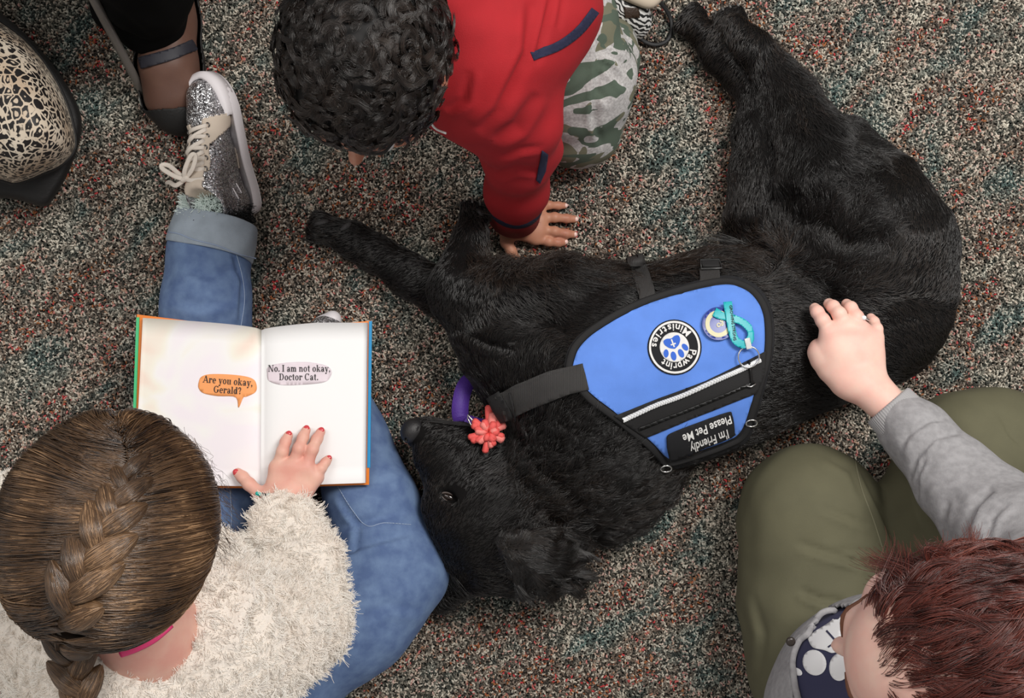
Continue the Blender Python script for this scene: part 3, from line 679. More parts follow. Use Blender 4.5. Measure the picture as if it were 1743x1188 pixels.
def page_block(side, m, name, label):
    ns, nt = 26, 10; V = []; F = []
    for i in range(ns):
        s = i / (ns - 1)
        for j in range(nt): q = page_pt(side, s, j / (nt - 1)); V.append(P(*q, page_z(s)))
    n = ns * nt
    for i in range(n): V.append(np.array([V[i][0], V[i][1], ZB - .0034]))
    for i in range(ns - 1):
        for j in range(nt - 1):
            a, b, c, d = i * nt + j, i * nt + j + 1, (i + 1) * nt + j + 1, (i + 1) * nt + j
            F.append((a, b, c, d) if side > 0 else (d, c, b, a))
    rim = [i * nt for i in range(ns)] + [(ns - 1) * nt + j for j in range(1, nt)] + [i * nt + nt - 1 for i in range(ns - 2, -1, -1)] + [j for j in range(nt - 2, 0, -1)]
    for a, b in zip(rim, rim[1:] + rim[:1]): F.append((a, b, b + n, a + n) if side < 0 else (b, a, a + n, b + n))
    return mesh(name, V, F, m, book, label)
page_block(-1, leftm, 'left_page', 'cream and pink mottled left page'); page_block(1, pagem, 'right_page', 'plain white right page')
PV, PF = [], []
for side in (-1, 1):
    o = len(PV)
    for i in range(40):
        for j in (0, 1): PV.append(P(*page_pt(side, i / 39, j), page_z(i / 39)))
    PF += [(o + 2 * i, o + 2 * i + 1, o + 2 * i + 3, o + 2 * i + 2) for i in range(39)]
PB = BVHTree.FromPolygons([tuple(p) for p in PV], PF)
# slab-serif letters made of strokes
def glyph(ch):
    W, T = 14, 5.5; out = []
    def R(x0, y0, x1, y1): out.append([(x0, y0), (x1, y0), (x1, y1), (x0, y1)])
    def D(x0, y0, x1, y1, w_): out.append([(x0 - w_ / 2, y0), (x0 + w_ / 2, y0), (x1 + w_ / 2, y1), (x1 - w_ / 2, y1)])
    def A(cx, cy, rx, ry, a0, a1, W=W, T=T, n=14):
        for i in range(n):
            a, b = [math.radians(a0 + (a1 - a0) * (i + d) / n) for d in (0, 1)]
            out.append([(cx + rx * math.cos(a), cy + ry * math.sin(a)), (cx + rx * math.cos(b), cy + ry * math.sin(b)), (cx + (rx - W) * math.cos(b), cy + (ry - T) * math.sin(b)), (cx + (rx - W) * math.cos(a), cy + (ry - T) * math.sin(a))])
    def S(x, y, w_=26): R(x - w_ / 2, y - T / 2, x + w_ / 2, y + T / 2)
    def dot(x, y): A(x, y, 8, 8, 0, 360, 8, 8)
    h = 52
    if ch == 'A': D(10, 0, 37, 76, T + 1); D(66, 0, 38, 76, W); R(18, 22, 56, 22 + T); S(10, 3, 24); S(66, 3, 28); wd = 78
    elif ch == 'r': R(8, 0, 8 + W, h); S(14, 3); S(9, h - 3, 16); A(32, 34, 18, 18, 60, 165, 8, 8); dot(42, 42); wd = 48
    elif ch == 'e': A(26, 26, 24, 28, 0, 320); R(6, 25, 48, 25 + T); wd = 52
    elif ch == 'y': D(14, h, 30, 0, W); D(48, h, 24, -22, T); S(14, h - 3); S(48, h - 3, 20); dot(16, -18); R(14, -25, 26, -20); wd = 56
    elif ch == 'o': A(27, 26, 25, 28, 0, 360); wd = 55
    elif ch == 'u': R(8, 12, 8 + W, h); A(24, 16, 16, 18, 180, 300, W, 7); R(38, 0, 38 + W, h); S(10, h - 3, 18); S(40, h - 3, 18); S(50, 3, 16); wd = 62
    elif ch == 'k': R(8, 0, 8 + W, 76); S(15, 3); S(10, 73, 16); D(22, 22, 46, h, T); D(50, 0, 30, 32, W - 1); S(50, 3, 24); S(44, h - 3, 22); wd = 62
    elif ch == 'a': A(24, 34, 20, 20, 20, 170, 8, 7); R(32, 6, 32 + W, 40); A(22, 15, 18, 17, 0, 360, 12, T); S(46, 3, 12); wd = 54
    elif ch == ',': dot(12, 7); D(10, -14, 17, 5, 6); wd = 24
    elif ch == '.': dot(12, 7); wd = 24
    elif ch == 'G': A(38, 38, 34, 39, 40, 360); R(54, 8, 54 + W, 32); S(60, 32, 28); R(60, 58, 66, 76); wd = 80
    elif ch == 'l': R(8, 0, 8 + W, 76); S(15, 3); S(10, 73, 16); wd = 31
    elif ch == 'd': A(24, 26, 21, 28, 0, 360); R(36, 0, 36 + W, 76); S(48, 3, 14); S(38, 73, 16); wd = 58
    elif ch == '?': A(24, 56, 20, 20, -60, 190, 12, 8); R(24, 20, 32, 42); dot(28, 7); wd = 50
    elif ch == 'N': R(12, 0, 12 + T, 76); D(64, 0, 18, 76, W); R(66, 0, 66 + T, 76); S(14, 3, 24); S(12, 73, 20); S(69, 73, 24); wd = 84
    elif ch == 'I': R(10, 0, 10 + W + 1, 76); S(17, 3, 32); S(17, 73, 32); wd = 36
    elif ch == 'n': R(8, 0, 8 + W, h); A(34, 32, 20, 20, 0, 150, W, 7); R(40, 0, 40 + W, 34); S(15, 3); S(47, 3); S(9, h - 3, 16); wd = 64
    elif ch == 'm': R(8, 0, 8 + W, h); A(32, 32, 18, 20, 0, 150, W, 7); R(36, 0, 36 + W, 34); A(60, 32, 18, 20, 0, 150, W, 7); R(64, 0, 64 + W, 34); [S(x, 3, 24) for x in (15, 43, 71)]; S(9, h - 3, 16); wd = 88
    elif ch == 't': R(12, 8, 12 + W, 68); A(27, 12, 15, 13, 180, 310, 13, 6); S(18, h - 3, 34); wd = 40
    elif ch == 'D': R(10, 0, 10 + W, 76); S(14, 3, 24); S(14, 73, 24); A(30, 38, 38, 39, -90, 90); wd = 76
    elif ch == 'c': A(26, 26, 24, 28, 50, 320); dot(40, 40); wd = 48
    elif ch == 'C': A(38, 38, 34, 39, 40, 320); R(58, 54, 64, 76); wd = 74
    else: wd = 26
    return out, wd
def serif(s, size, x0, y0, tilt=0):
    Q, F, x = [], [], 0; k = size / 100; c, s_ = math.cos(math.radians(tilt)), math.sin(math.radians(tilt))
    for ch in s:
        pl, wd = glyph(ch)
        for p in pl:
            F.append(list(range(len(Q), len(Q) + len(p))))
            for a, b in p: X, Y = (x + a) * k, b * k; Q.append((x0 + X * c + Y * s_, y0 + X * s_ - Y * c))
        x += wd + 3
    return np.array(Q), F, x * k
ink = mat('printed_ink', (.02, .018, .02), .6)
def printed(name, s, size, cx, y0, tilt=0, wd=None):
    _, _, w0 = serif(s, size, 0, 0)
    sx = 1 if wd is None else wd / w0
    Q, F, w_ = serif(s, size, 0, 0, 0); Q[:, 0] = Q[:, 0] * sx; t = math.radians(tilt)
    q = np.stack([cx + (Q[:, 0] - w_ * sx / 2) * math.cos(t) - Q[:, 1] * math.sin(t), y0 + (Q[:, 0] - w_ * sx / 2) * math.sin(t) + Q[:, 1] * math.cos(t)], 1)
    V = drape(q, PB, .0016); V, F = orient(V, F); return mesh(name, V, F, ink, book, None, smooth=False)
bub = smooth_path([(338, 652), (342, 642), (356, 637), (385, 637), (415, 640), (432, 646), (437, 658), (434, 668), (420, 675), (414, 677), (406, 694), (401, 676), (370, 674), (346, 669), (338, 660), (338, 652)], 60)[:-1]
patch('speech_bubble', list(map(tuple, bub)), PB, .0004, mat('orange_ink', (.95, .38, .13), .6), book, 'orange printed speech bubble', 7, .0003)
bub = smooth_path([(455, 636), (457, 624), (480, 618), (520, 616), (552, 621), (564, 630), (562, 642), (550, 651), (510, 655), (478, 655), (458, 648), (455, 636)], 60)[:-1]
patch('speech_bubble', list(map(tuple, bub)), PB, .0004, mat('lavender_ink', (.84, .74, .80), .6, var=.1, vscale=40), book, 'pale lavender printed speech bubble', 7, .0003)
printed('lettering', 'Are you okay,', 15.5, 388, 654, 4.5, 85); printed('lettering', 'Gerald?', 15.5, 387.5, 669.5, 3.5, 48)
printed('lettering', 'No. I am not okay,', 15, 510, 632.5, 0, 106); printed('lettering', 'Doctor Cat.', 15, 509, 647, 0, 67)

# ================================================================== shared figure tools
def frame(f, u):
    f = np.array(f, float); f /= np.linalg.norm(f); u = np.array(u, float); u -= f * (u @ f); u /= np.linalg.norm(u)
    return np.stack([np.cross(f, u), f, u], 1)          # columns: right, forward, crown
def head_prims(c, M, s=1.0):
    def w(p): return c + M @ (np.array(p) * s)
    def e(p, r, k=.012, sub=False): return ('e', w(p), M, tuple(x * s for x in r), None, k * s, sub)
    def cc(a, b, ra, rb, k=.012, sub=False): return ('c', w(a), w(b), ra * s, rb * s, k * s, sub)
    pr = [e((0, -.008, .025), (.073, .092, .083)), e((0, .030, -.010), (.062, .058, .075)), cc((0, .040, -.055), (0, .058, -.085), .040, .024, .02)]
    pr += [cc((-.030, .045, -.050), (0, .055, -.085), .026, .018, .02), cc((.030, .045, -.050), (0, .055, -.085), .026, .018, .02)]
    pr += [cc((-.028, .077, .018), (.028, .077, .018), .010, .010, .010)]                      # brow
    pr += [e((sx * .031, .090, .003), (.016, .012, .010), .008, True) for sx in (-1, 1)]       # eye sockets
    pr += [cc((0, .086, .008), (0, .104, -.024), .006, .0085, .006), cc((-.010, .092, -.028), (.010, .092, -.028), .006, .006, .005)]
    pr += [cc((-.018, .076, -.053), (0, .084, -.051), .005, .0055, .004), cc((.018, .076, -.053), (0, .084, -.051), .005, .0055, .004), cc((-.014, .077, -.061), (.014, .077, -.061), .0055, .0055, .004)]
    pr += [e((sx * .037, .060, -.030), (.024, .022, .022), .015) for sx in (-1, 1)]            # cheeks
    for sx in (-1, 1):                                                                         # ears
        pr += [e((sx * .075, -.004, -.002), (.006, .016, .027), .004), e((sx * .082, .000, .002), (.004, .008, .014), .004, True)]
    return pr
def eyes(c, M, s, parent, iris):
    wm = mat('eye_white', (.75, .73, .70), .15)
    for sx in (-1, 1):
        p = c + M @ (np.array([sx * .031, .074, .003]) * s)
        organic('eye', [('e', p, M, (.0125 * s,) * 3, None, .001, False), ], .002, wm, parent)
        q = c + M @ (np.array([sx * .031, .0835, .001]) * s)
        organic('iris', [('e', q, M, (.005 * s, .0035 * s, .005 * s), None, .001, False)], .0009, iris, parent, 'dark iris')
        # lids and brows
        pts = []
        for x in np.linspace(-.014, .014, 7):
            h = FACES[parent.name].ray_cast(Vector(c + M @ (np.array([sx * (.031 + x), .2, .0075 - abs(x) * .25]) * s)), -Vector(M[:, 1])); pts.append(np.array(h[0]) + M[:, 1] * (.003 - abs(x) * .15) if h[0] else c)
        tube('eyelid', pts, .0022 * s, SKINS[parent.name], parent)
        pts = []
        for x in np.linspace(-.017, .017, 7):
            h = FACES[parent.name].ray_cast(Vector(c + M @ (np.array([sx * (.031 + x), .2, .021 - abs(x) * .2]) * s)), -Vector(M[:, 1])); pts.append(np.array(h[0]) + M[:, 1] * .001 if h[0] else c)
        tube('eyebrow', pts, [.001 * s, .002 * s, .0024 * s, .0024 * s, .0024 * s, .0018 * s, .0008 * s], BROWS[parent.name], parent, 'eyebrow')
SKINS = {}; BROWS = {}; FACES = {}
def hand_prims(fingers, wrist, r, palm=.013, kf=.0035):
    """fingers: list of point lists [(u, v, z) ...] knuckle to tip; the palm is spun between wrist and knuckles"""
    pr = []; W = [P(*w_) for w_ in wrist]; n = len(fingers)
    for i, f in enumerate(fingers):
        pts = [P(*p) for p in f]; t = min(i / max(n - 2, 1), 1) if i < n - 1 else 0
        wp = W[0] * (1 - t) + W[1] * t if i < n - 1 else W[0]
        if i < n - 1: pr.append(CW(wp, pts[0], palm, r * 1.25, .012))
    k = [P(*f[0]) for f in fingers[:-1]]
    for a, b in zip(k, k[1:]): pr.append(CW(a, b, r * 1.15, r * 1.15, .008)); 
    m0 = (W[0] + W[1]) / 2; mk = sum(k) / len(k); pr += [CW(m0, mk, palm * 1.1, r * 1.3, .012), CW(W[0], mk * .4 + k[0] * .6, palm, r * 1.2, .012)]
    th = [P(*p) for p in fingers[-1]]; pr.append(CW(m0 * .5 + W[0] * .5, th[0], palm, r * 1.35, .010))
    nails = []
    for i, f in enumerate(fingers):
        pts = [P(*p) for p in f]; m_ = len(pts) - 1; sc = [1, 1, 1, .86, 1.1][i] if n == 5 else 1
        for j in range(m_):
            ra = r * sc * (1.08 - .26 * j / m_); rb = r * sc * (1.08 - .26 * (j + 1) / m_)
            pr.append(CW(pts[j], pts[j + 1], ra, rb, kf))
            if 0 < j: pr.append(CW(pts[j] + [0, 0, ra * .12], pts[j] + [0, 0, ra * .12], ra * .98, ra * .98, kf))
        nails.append((pts[-1], pts[-2], rb))
    return pr, nails
def nail_parts(nails, m, parent, label=None, L_=1.0):
    for t, b, r in nails:
        d = (t - b) / np.linalg.norm(t - b); u = np.array([0, 0, 1.]); u -= d * (u @ d); u /= np.linalg.norm(u)
        M = np.stack([np.cross(d, u), d, u], 1); c = t + u * r * .62 + d * r * .25
        V, F = sdf_mesh([('e', c, M, (r * .66, r * .85 * L_, r * .38), None, .001, False)], .0007, None, 1); mesh('fingernail', V, F, m, parent, label)
def proj_out(p, c, M, rad, off=0):
    """nearest radial point on an ellipsoid"""
    q = (p - c) @ M / np.array(rad); q /= np.linalg.norm(q, axis=-1, keepdims=True) + 1e-9
    w_ = c + (q * np.array(rad)) @ M.T; nn = (q / np.array(rad)) @ M.T; nn /= np.linalg.norm(nn, axis=-1, keepdims=True)
    return w_ + nn * (off if np.isscalar(off) else off[..., None]), nn
def skin(name, col, col2):
    return mat(name, col, .5, bump=.15, bscale=700, bdist=.0004, var=1, vscale=28, col2=col2, sss=.12, spec=.35)
def shell(name, V, F, pred, off, m, parent, label=None, th=.0016):
    c = V[F].mean(1); keep = pred(c); f = F[keep]; u, inv = np.unique(f, return_inverse=True); f = inv.reshape(f.shape)
    Nn = vnorm(V, F)[u]; return solid(mesh(name, V[u] + Nn * off, f, m, parent, label), th, 1)

# ================================================================== GIRL
gskin = skin('girl_skin', (.80, .48, .38), (.74, .36, .29))
denim = mat('blue_denim', (.085, .14, .29), .85, bump=.5, bscale=600, bdist=.0006, var=1, vscale=45, col2=(.145, .225, .39))
girl = thing('girl', 'girl with a brown French braid in a cream fleece and jeans reading an open book', 'person', P(260, 1080, 0))
SKINS['girl'] = gskin; BROWS['girl'] = mat('brown_brow', (.12, .07, .04), .6)
GH = P(203, 905, .66); GM = frame((.12, .72, -.66), (.05, .66, .75))
hp = head_prims(GH, GM, 1.12)
hp += [CW(P(205, 985, .60), P(248, 1075, .50), .050, .055, .03)]
bodyp = hp + chain([(248, 1075, .50, .05), (235, 1120, .42, .09), (235, 1200, .25, .10), (240, 1250, .12, .11)], .04)
bodyp += chain([(60, 1050, .44, .05), (240, 1100, .46, .06), (350, 1075, .44, .05)], .03)
bodyp += chain([(350, 1075, .44, .045), (530, 1040, .27, .036), (500, 900, .20, .028), (487, 850, .18, .024)], .02)
bodyp += chain([(60, 1050, .44, .045), (20, 960, .25, .036), (120, 840, .19, .026)], .02)
bodyp += chain([(240, 1250, .11, .08), (350, 1000, .075, .055), (360, 760, .065, .05), (354, 600, .065, .045), (368, 400, .062, .036)], .02)
bodyp += chain([(260, 1260, .11, .08), (480, 1110, .10, .07), (665, 965, .085, .06), (590, 780, .06, .045), (553, 600, .05, .035)], .02)
gb = sdf_mesh(bodyp, .005, .001, 2)
z = .1715
gf = [[(471, 796, z + .006), (481, 768, z + .010), (486, 752, z + .003), (491, 741, z)],
      [(498, 793, z + .008), (509, 763, z + .012), (516, 744, z + .005), (521, 732, z)],
      [(521, 796, z + .007), (532, 765, z + .009), (540, 747, z + .002), (546, 735, z - .002)],
      [(538, 812, z + .004), (547, 797, z + .005), (554, 787, z), (559, 781, z - .002)],
      [(444, 842, z + .008), (424, 824, z + .004), (413, 812, z), (405, 805, z - .001)]]
gp, gn = hand_prims(gf, [(462, 852, .180), (510, 852, .180)], .0082, .0125)
gp += chain([(488, 850, .180, .022), (492, 880, .185, .025)], .012)
gh = sdf_mesh(gp, .0017, None, 2)
GV, GF = join([gb, gh]); mesh('body', GV, GF, gskin, girl)
nail_parts(gn, mat('red_polish', (.62, .06, .07), .25), girl, 'chipped red painted fingernail', .8)
FACES['girl'] = bvh_of(*gb); eyes(GH, GM, 1.12, girl, mat('brown_iris', (.05, .03, .02), .2))
# jeans
jp = chain([(240, 1250, .10, .10), (340, 1020, .080, .080), (358, 860, .068, .066), (362, 760, .066, .064), (353, 640, .066, .066), (352, 520, .067, .0655), (356, 425, .064, .0625)], .02)
jg, JV, JF = organic('jeans', jp + chain([(250, 1270, .12, .12), (470, 1120, .11, .105), (600, 1035, .10, .096), (665, 975, .088, .080)], .03) + chain([(665, 970, .085, .080), (635, 860, .07, .066), (590, 740, .055, .055), (565, 640, .045, .044)], .03),
    .005, denim, girl, None, fold=[([(540, 960), (610, 930), (700, 905)], 7, .005), ([(575, 845), (610, 900), (600, 945)], 5, .004), ([(560, 900), (620, 890), (690, 870)], 7, .004), ([(560, 1010), (640, 985), (700, 990)], 10, .002),
                                 ([(300, 450), (350, 470), (410, 460)], 8, .003), ([(290, 510), (340, 520), (400, 510)], 9, .003), ([(320, 440), (340, 500)], 7, .002), ([(395, 430), (412, 480), (408, 550)], 4, .003), ([(600, 1060), (660, 1030), (720, 1040)], 9, .003)], lumps=(.0014, 45, 2))
JB = bvh_of(JV, JF)
stm = mat('pale_stitching', (.32, .40, .55), .8)
for pts in ([(400, 425), (412, 470), (416, 510), (410, 555)], [(575, 828), (600, 868), (625, 895), (655, 890), (700, 893)], [(392, 835), (394, 880), (392, 915)]):
    sp = drape(smooth_path(pts, 40), JB, .0006)
    organic('seam_stitching', [CW(sp[i], sp[i] * .35 + sp[i + 1] * .65, .0007, .0007, .0003) for i in range(39)], .0006, stm, jg, 'pale seam stitching', sm=0, kind='stuff')
cuffm = mat('turned_denim', (.36, .42, .49), .85, bump=.5, bscale=500, bdist=.0006, var=.18, vscale=40)
ca, cb = P(373, 372, .062), P(357, 428, .066)
cpp = []
cd, CFc = [], []
NS = 48; prof = [(0, .050), (-.03, .058), (0, .0625), (.25, .0645), (.5, .0665), (.75, .067), (.97, .0675), (1.03, .066), (1.0, .0625), (.8, .061)]
ax_ = (cb - ca); al = np.linalg.norm(ax_); ad = ax_ / al; s1 = np.cross(ad, [0, 0, 1]); s1 /= np.linalg.norm(s1); s2 = np.cross(s1, ad)
for i, (t, r) in enumerate(prof):
    for j in range(NS):
        a = 2 * PI * j / NS; rr = r * (1 + .018 * math.sin(3 * a + 1) + .012 * math.sin(7 * a + t * 3)); 
        p = ca + ad * al * (t + .05 * math.sin(2 * a)) + (s1 * math.cos(a) + s2 * math.sin(a) * .95) * rr; p[2] = max(p[2], .002); cd.append(p)
for i in range(len(prof) - 1):
    for j in range(NS): CFc.append((i * NS + j, i * NS + (j + 1) % NS, (i + 1) * NS + (j + 1) % NS, (i + 1) * NS + j))
cuff = mesh('trouser_cuff', cd, [f[::-1] for f in CFc], cuffm, girl, 'pale grey-blue turned-up denim cuff')
cuff.modifiers.new('s', 'SUBSURF').render_levels = 1
CB = bvh_of(np.array(cd), np.array(CFc))
tube('cuff_hem', drape(smooth_path([(287, 395), (305, 398), (330, 408), (370, 418), (405, 432), (436, 440)], 24), CB, .0005), .0009, stm, cuff, None)
# sock and sneaker
black_fluff = mat('black_fluff', (.008, .008, .008), .9); mint = mat('mint_fluff', (.86, .96, .92), .9)
sk, SV_, SF_ = organic('sock', chain([(372, 352, .062, .043), (366, 400, .062, .046)], .01), .003, black_fluff, girl, 'fluffy black and mint sock')
p_, n_ = roots(SV_, SF_, 14000, seed=3); ok = n_[:, 2] > -.2; p_, n_ = p_[ok], n_[ok]; jit = rng.normal(0, .5, (len(p_), 3))
q_ = px(p_); isM = (q_[:, 1] < 368) & (q_[:, 0] < 376); okb = (q_[:, 1] > 350 - 14 * isM) & (px(p_ + n_ * .008)[:, 1] > 350 - 16 * isM); p_, n_, jit, q_, isM = p_[okb], n_[okb], jit[okb], q_[okb], isM[okb]
for nm, msk, mm in (('sock_pile', ~isM, black_fluff), ('mint_sock_pile', isM, mint)):
    a, b, j = p_[msk], n_[msk], jit[msk]; strands(nm, np.stack([a + (b + j * s_) * (.0095 if mm is mint else .0075) * s_ for s_ in (0, .5, 1)], 1), .0012 if mm is mint else .0006, .0004, mm, sk)
S0 = P(424, 362, .040); S1 = P(352, 128, .055)
Lx = (S1 - S0) / np.linalg.norm(S1 - S0); up = np.array([-.50, .0, .86]); up -= Lx * (up @ Lx); up /= np.linalg.norm(up); SM = np.stack([Lx, np.cross(up, Lx), up], 1)   # length, width(+ = left), up
SL = np.linalg.norm(S1 - S0) / .235
def sw(p): return S0 + SM @ (np.array(p, float) * SL)
def sc_(a, b, ra, rb, k=.012, sub=False): return ('c', sw(a), sw(b), ra * SL, rb * SL, k, sub)
def sole_outline(n=40, gr=0):
    pts = smooth_path([(-.004, 0), (.002, .024), (.03, .031), (.08, .030), (.13, .036), (.175, .043), (.21, .038), (.232, .020), (.237, 0), (.232, -.018), (.21, -.035), (.175, -.042), (.13, -.037), (.08, -.031), (.03, -.030), (.002, -.023), (-.004, 0)], n + 1)[:-1]
    c = np.array([.115, 0]); return [c + (p - c) * (1 + gr) for p in pts]
glit = mat('silver_glitter', (.62, .61, .62), .28, metal=.85)
_t = N(glit, 'ShaderNodeTexCoord'); _v = N(glit, 'ShaderNodeTexVoronoi'); _v.inputs['Scale'].default_value = 700; L(glit, _t.outputs['Object'], _v.inputs['Vector'])
_r = ramp(glit, None, [(0, (.10, .09, .10)), (.4, (.36, .35, .37)), (.75, (.75, .75, .76)), (1, (.98, .98, 1))]); _s = N(glit, 'ShaderNodeSeparateColor'); L(glit, _v.outputs['Color'], _s.inputs[0]); L(glit, _s.outputs[0], _r.inputs[0]); L(glit, _r.outputs[0], BS(glit).inputs['Base Color'])
_g = N(glit, 'ShaderNodeNewGeometry'); _x = N(glit, 'ShaderNodeVectorMath', operation='MULTIPLY_ADD'); _x.inputs[1].default_value = (1.1, 1.1, 1.1); L(glit, _v.outputs['Color'], _x.inputs[0])
_y = N(glit, 'ShaderNodeVectorMath', operation='ADD'); _y.inputs[1].default_value = (-.55, -.55, -.55); L(glit, _g.outputs['Normal'], _y.inputs[0]); L(glit, _y.outputs[0], _x.inputs[2])
_z = N(glit, 'ShaderNodeVectorMath', operation='NORMALIZE'); L(glit, _x.outputs[0], _z.inputs[0]); L(glit, _z.outputs[0], BS(glit).inputs['Normal'])
rub = mat('white_rubber', (.74, .70, .72), .5); beige = mat('beige_canvas', (.66, .56, .46), .8, bump=.3, bscale=700, bdist=.0005)
up_p = [sc_((.020, 0, .040), (.030, 0, .085), .030, .034), sc_((.025, 0, .040), (.10, 0, .045), .030, .033), sc_((.10, 0, .045), (.165, 0, .026), .033, .030), sc_((.165, .008, .028), (.198, 0, .022), .028, .026),
        sc_((.165, -.008, .028), (.198, 0, .022), .028, .026), sc_((.045, 0, .085), (.10, 0, .055), .030, .030), sc_((.024, 0, .135), (.020, 0, .10), .034, .0285, .004, True)]
UV, UF = sdf_mesh(up_p, .0024, .002, 2); sneaker = mesh('sneaker', UV, UF, glit, girl, 'silver glitter sneaker with cream laces')
def slab_shape(name, outline, z0, z1, m, parent, label=None, bulge=.0015):
    n = len(outline); c = np.mean(outline, 0); V = []; lv = [(z0, 0), (z0 + .002, bulge), ((z0 + z1) / 2, bulge * 1.3), (z1 - .002, bulge), (z1, 0)]
    for zz, g_ in lv:
        for p in outline: d = (p - c) / np.linalg.norm(p - c); V.append(sw((*(p + d * g_), zz)))
    F = [(i * n + j, i * n + (j + 1) % n, (i + 1) * n + (j + 1) % n, (i + 1) * n + j) for i in range(4) for j in range(n)] + [tuple(range(n)), tuple(range(4 * n, 5 * n))[::-1]]
    return mesh(name, V, [f[::-1] for f in F], m, parent, label)
so = sole_outline(60); slab_shape('sole', so, -.006, .017, rub, sneaker, 'white rubber sole')
toe_o = [p for p in sole_outline(120, .02) if p[0] > .150]; toe_i = [np.array([.115, 0]) + (p - np.array([.115, 0])) * np.array([.90, .76]) for p in toe_o]
n = len(toe_o); V = [sw((*p, .0)) for p in toe_o] + [sw((*p, .024)) for p in toe_o] + [sw((*(p * .35 + q * .65), .031)) for p, q in zip(toe_o, toe_i)] + [sw((*q, .030)) for q in toe_i]
F = [(k * n + i + 1, k * n + i, (k + 1) * n + i, (k + 1) * n + i + 1) for k in range(3) for i in range(n - 1)]
solid(mesh('toe_bumper', V, F, rub, sneaker, 'white rubber toe bumper'), .002, -1)
loc = lambda c: (c - S0) @ SM / SL
def eyestay(c):
    q = loc(c); y = np.abs(q[:, 1]); return (q[:, 0] > .072) & (q[:, 0] < .158) & (y > .0125) & (q[:, 2] > .017) & ((y < .024 + .000 * q[:, 0]) | (q[:, 0] > .140 - (q[:, 2] - .02) * .5)) 
shell('eyestay', UV, UF, eyestay, .0006, beige, sneaker, 'beige canvas eyelet panel')
shell('tongue', UV, UF, lambda c: (lambda q: (np.abs(q[:, 1]) < .0185) & (q[:, 0] > .038) & (q[:, 0] < .098) & (q[:, 2] > .06))(loc(c)), .0012, beige, sneaker, 'padded beige tongue')
SB2 = bvh_of(UV, UF)
def on_shoe(x, y, off):
    a = Vector(sw((x, y, .20))); d = -Vector(up); h = SB2.ray_cast(a, d); return np.array(h[0] + Vector(up) * off) if h[0] else sw((x, y, .06 + off))
lace = mat('cream_lace', (.78, .70, .62), .75, bump=.4, bscale=900, bdist=.0005); eyel = mat('eyelet_metal', (.18, .17, .17), .3, metal=1)
ex = [.146, .128, .110, .093, .076]
for i, x in enumerate(ex):
    for sy in (-1, 1):
        c = on_shoe(x, sy * .0205, .0028); tube('eyelet', [c + SM[:, 0] * .0034 * math.cos(t) + SM[:, 1] * .0034 * math.sin(t) for t in np.linspace(0, 2 * PI, 13)[:-1]], .0010, eyel, sneaker, 'dark metal eyelet', cyclic=True, res=6)
    tgt = [(x, -.020, x, .020)] if i == 0 else [(x, -.020, ex[i - 1] - .006, .019), (x, .020, ex[i - 1] - .006, -.019)]
    for (xa, ya, xb, yb) in tgt:
        pts = [on_shoe(xa + (xb - xa) * t, ya + (yb - ya) * t, .0035 + .002 * math.sin(PI * t) * (1.6 if ya > 0 else 1)) for t in np.linspace(0, 1, 9)]
        tube('lace', pts, .0034, lace, sneaker, None, flat=.0011)
kn = on_shoe(.070, .012, .008)
def rel(pts): return [kn + SM @ (np.array(p) * SL) for p in pts]
tube('lace_bow', smooth_path(rel([(0, 0, 0), (.008, .012, .006), (.026, .034, .004), (.034, .038, 0), (.030, .028, -.004), (.012, .010, 0), (0, 0, 0)]), 26), .0036, lace, sneaker, 'tied cream lace bow', flat=.0011)
tube('lace_bow', smooth_path(rel([(0, 0, 0), (.012, -.010, .006), (.030, -.030, .004), (.026, -.034, 0), (.010, -.022, .002), (0, 0, 0)]), 26), .0036, lace, sneaker, 'tied cream lace bow', flat=.0011)
tube('lace_end', smooth_path(rel([(0, 0, 0), (-.004, .022, .0), (.006, .042, -.010), (.010, .062, -.022)]), 16), [.0036] * 13 + [.003, .002, .0012], lace, sneaker, None, flat=.001)
tube('lace_end', smooth_path(rel([(0, 0, 0), (-.006, -.014, .002), (-.010, -.034, -.004)]), 12), .0034, lace, sneaker, None, flat=.001)
organic('lace_knot', [CW(kn - SM[:, 1] * .004, kn + SM[:, 1] * .004, .0045, .0045, .002)], .001, lace, sneaker)
zp = [on_shoe(x, -.026, .002) for x in (.052, .036, .02)]
tube('heel_seam', [sw((.045, -.0335, .050)), sw((.032, -.0335, .045)), sw((.016, -.028, .035))], .0009, rub, sneaker, 'pale side seam'); tube('heel_seam', [sw((.038, -.034, .062)), sw((.022, -.033, .055)), sw((.006, -.024, .045))], .0009, rub, sneaker, 'pale side seam')
# far sneaker: only its toe shows past the top of the book
t2 = [C(552, 610, .045, .034, 555, 570, .045, .030, .01)]
fs, FV_, FF_ = organic('sneaker', t2, .003, glit, girl, 'glitter sneaker tucked under the book')
organic('toe_bumper', [C(549, 553, .040, .012, 566, 544, .042, .014, .01), C(538, 562, .035, .012, 549, 553, .040, .013, .01)], .002, rub, fs, 'white rubber toe bumper')

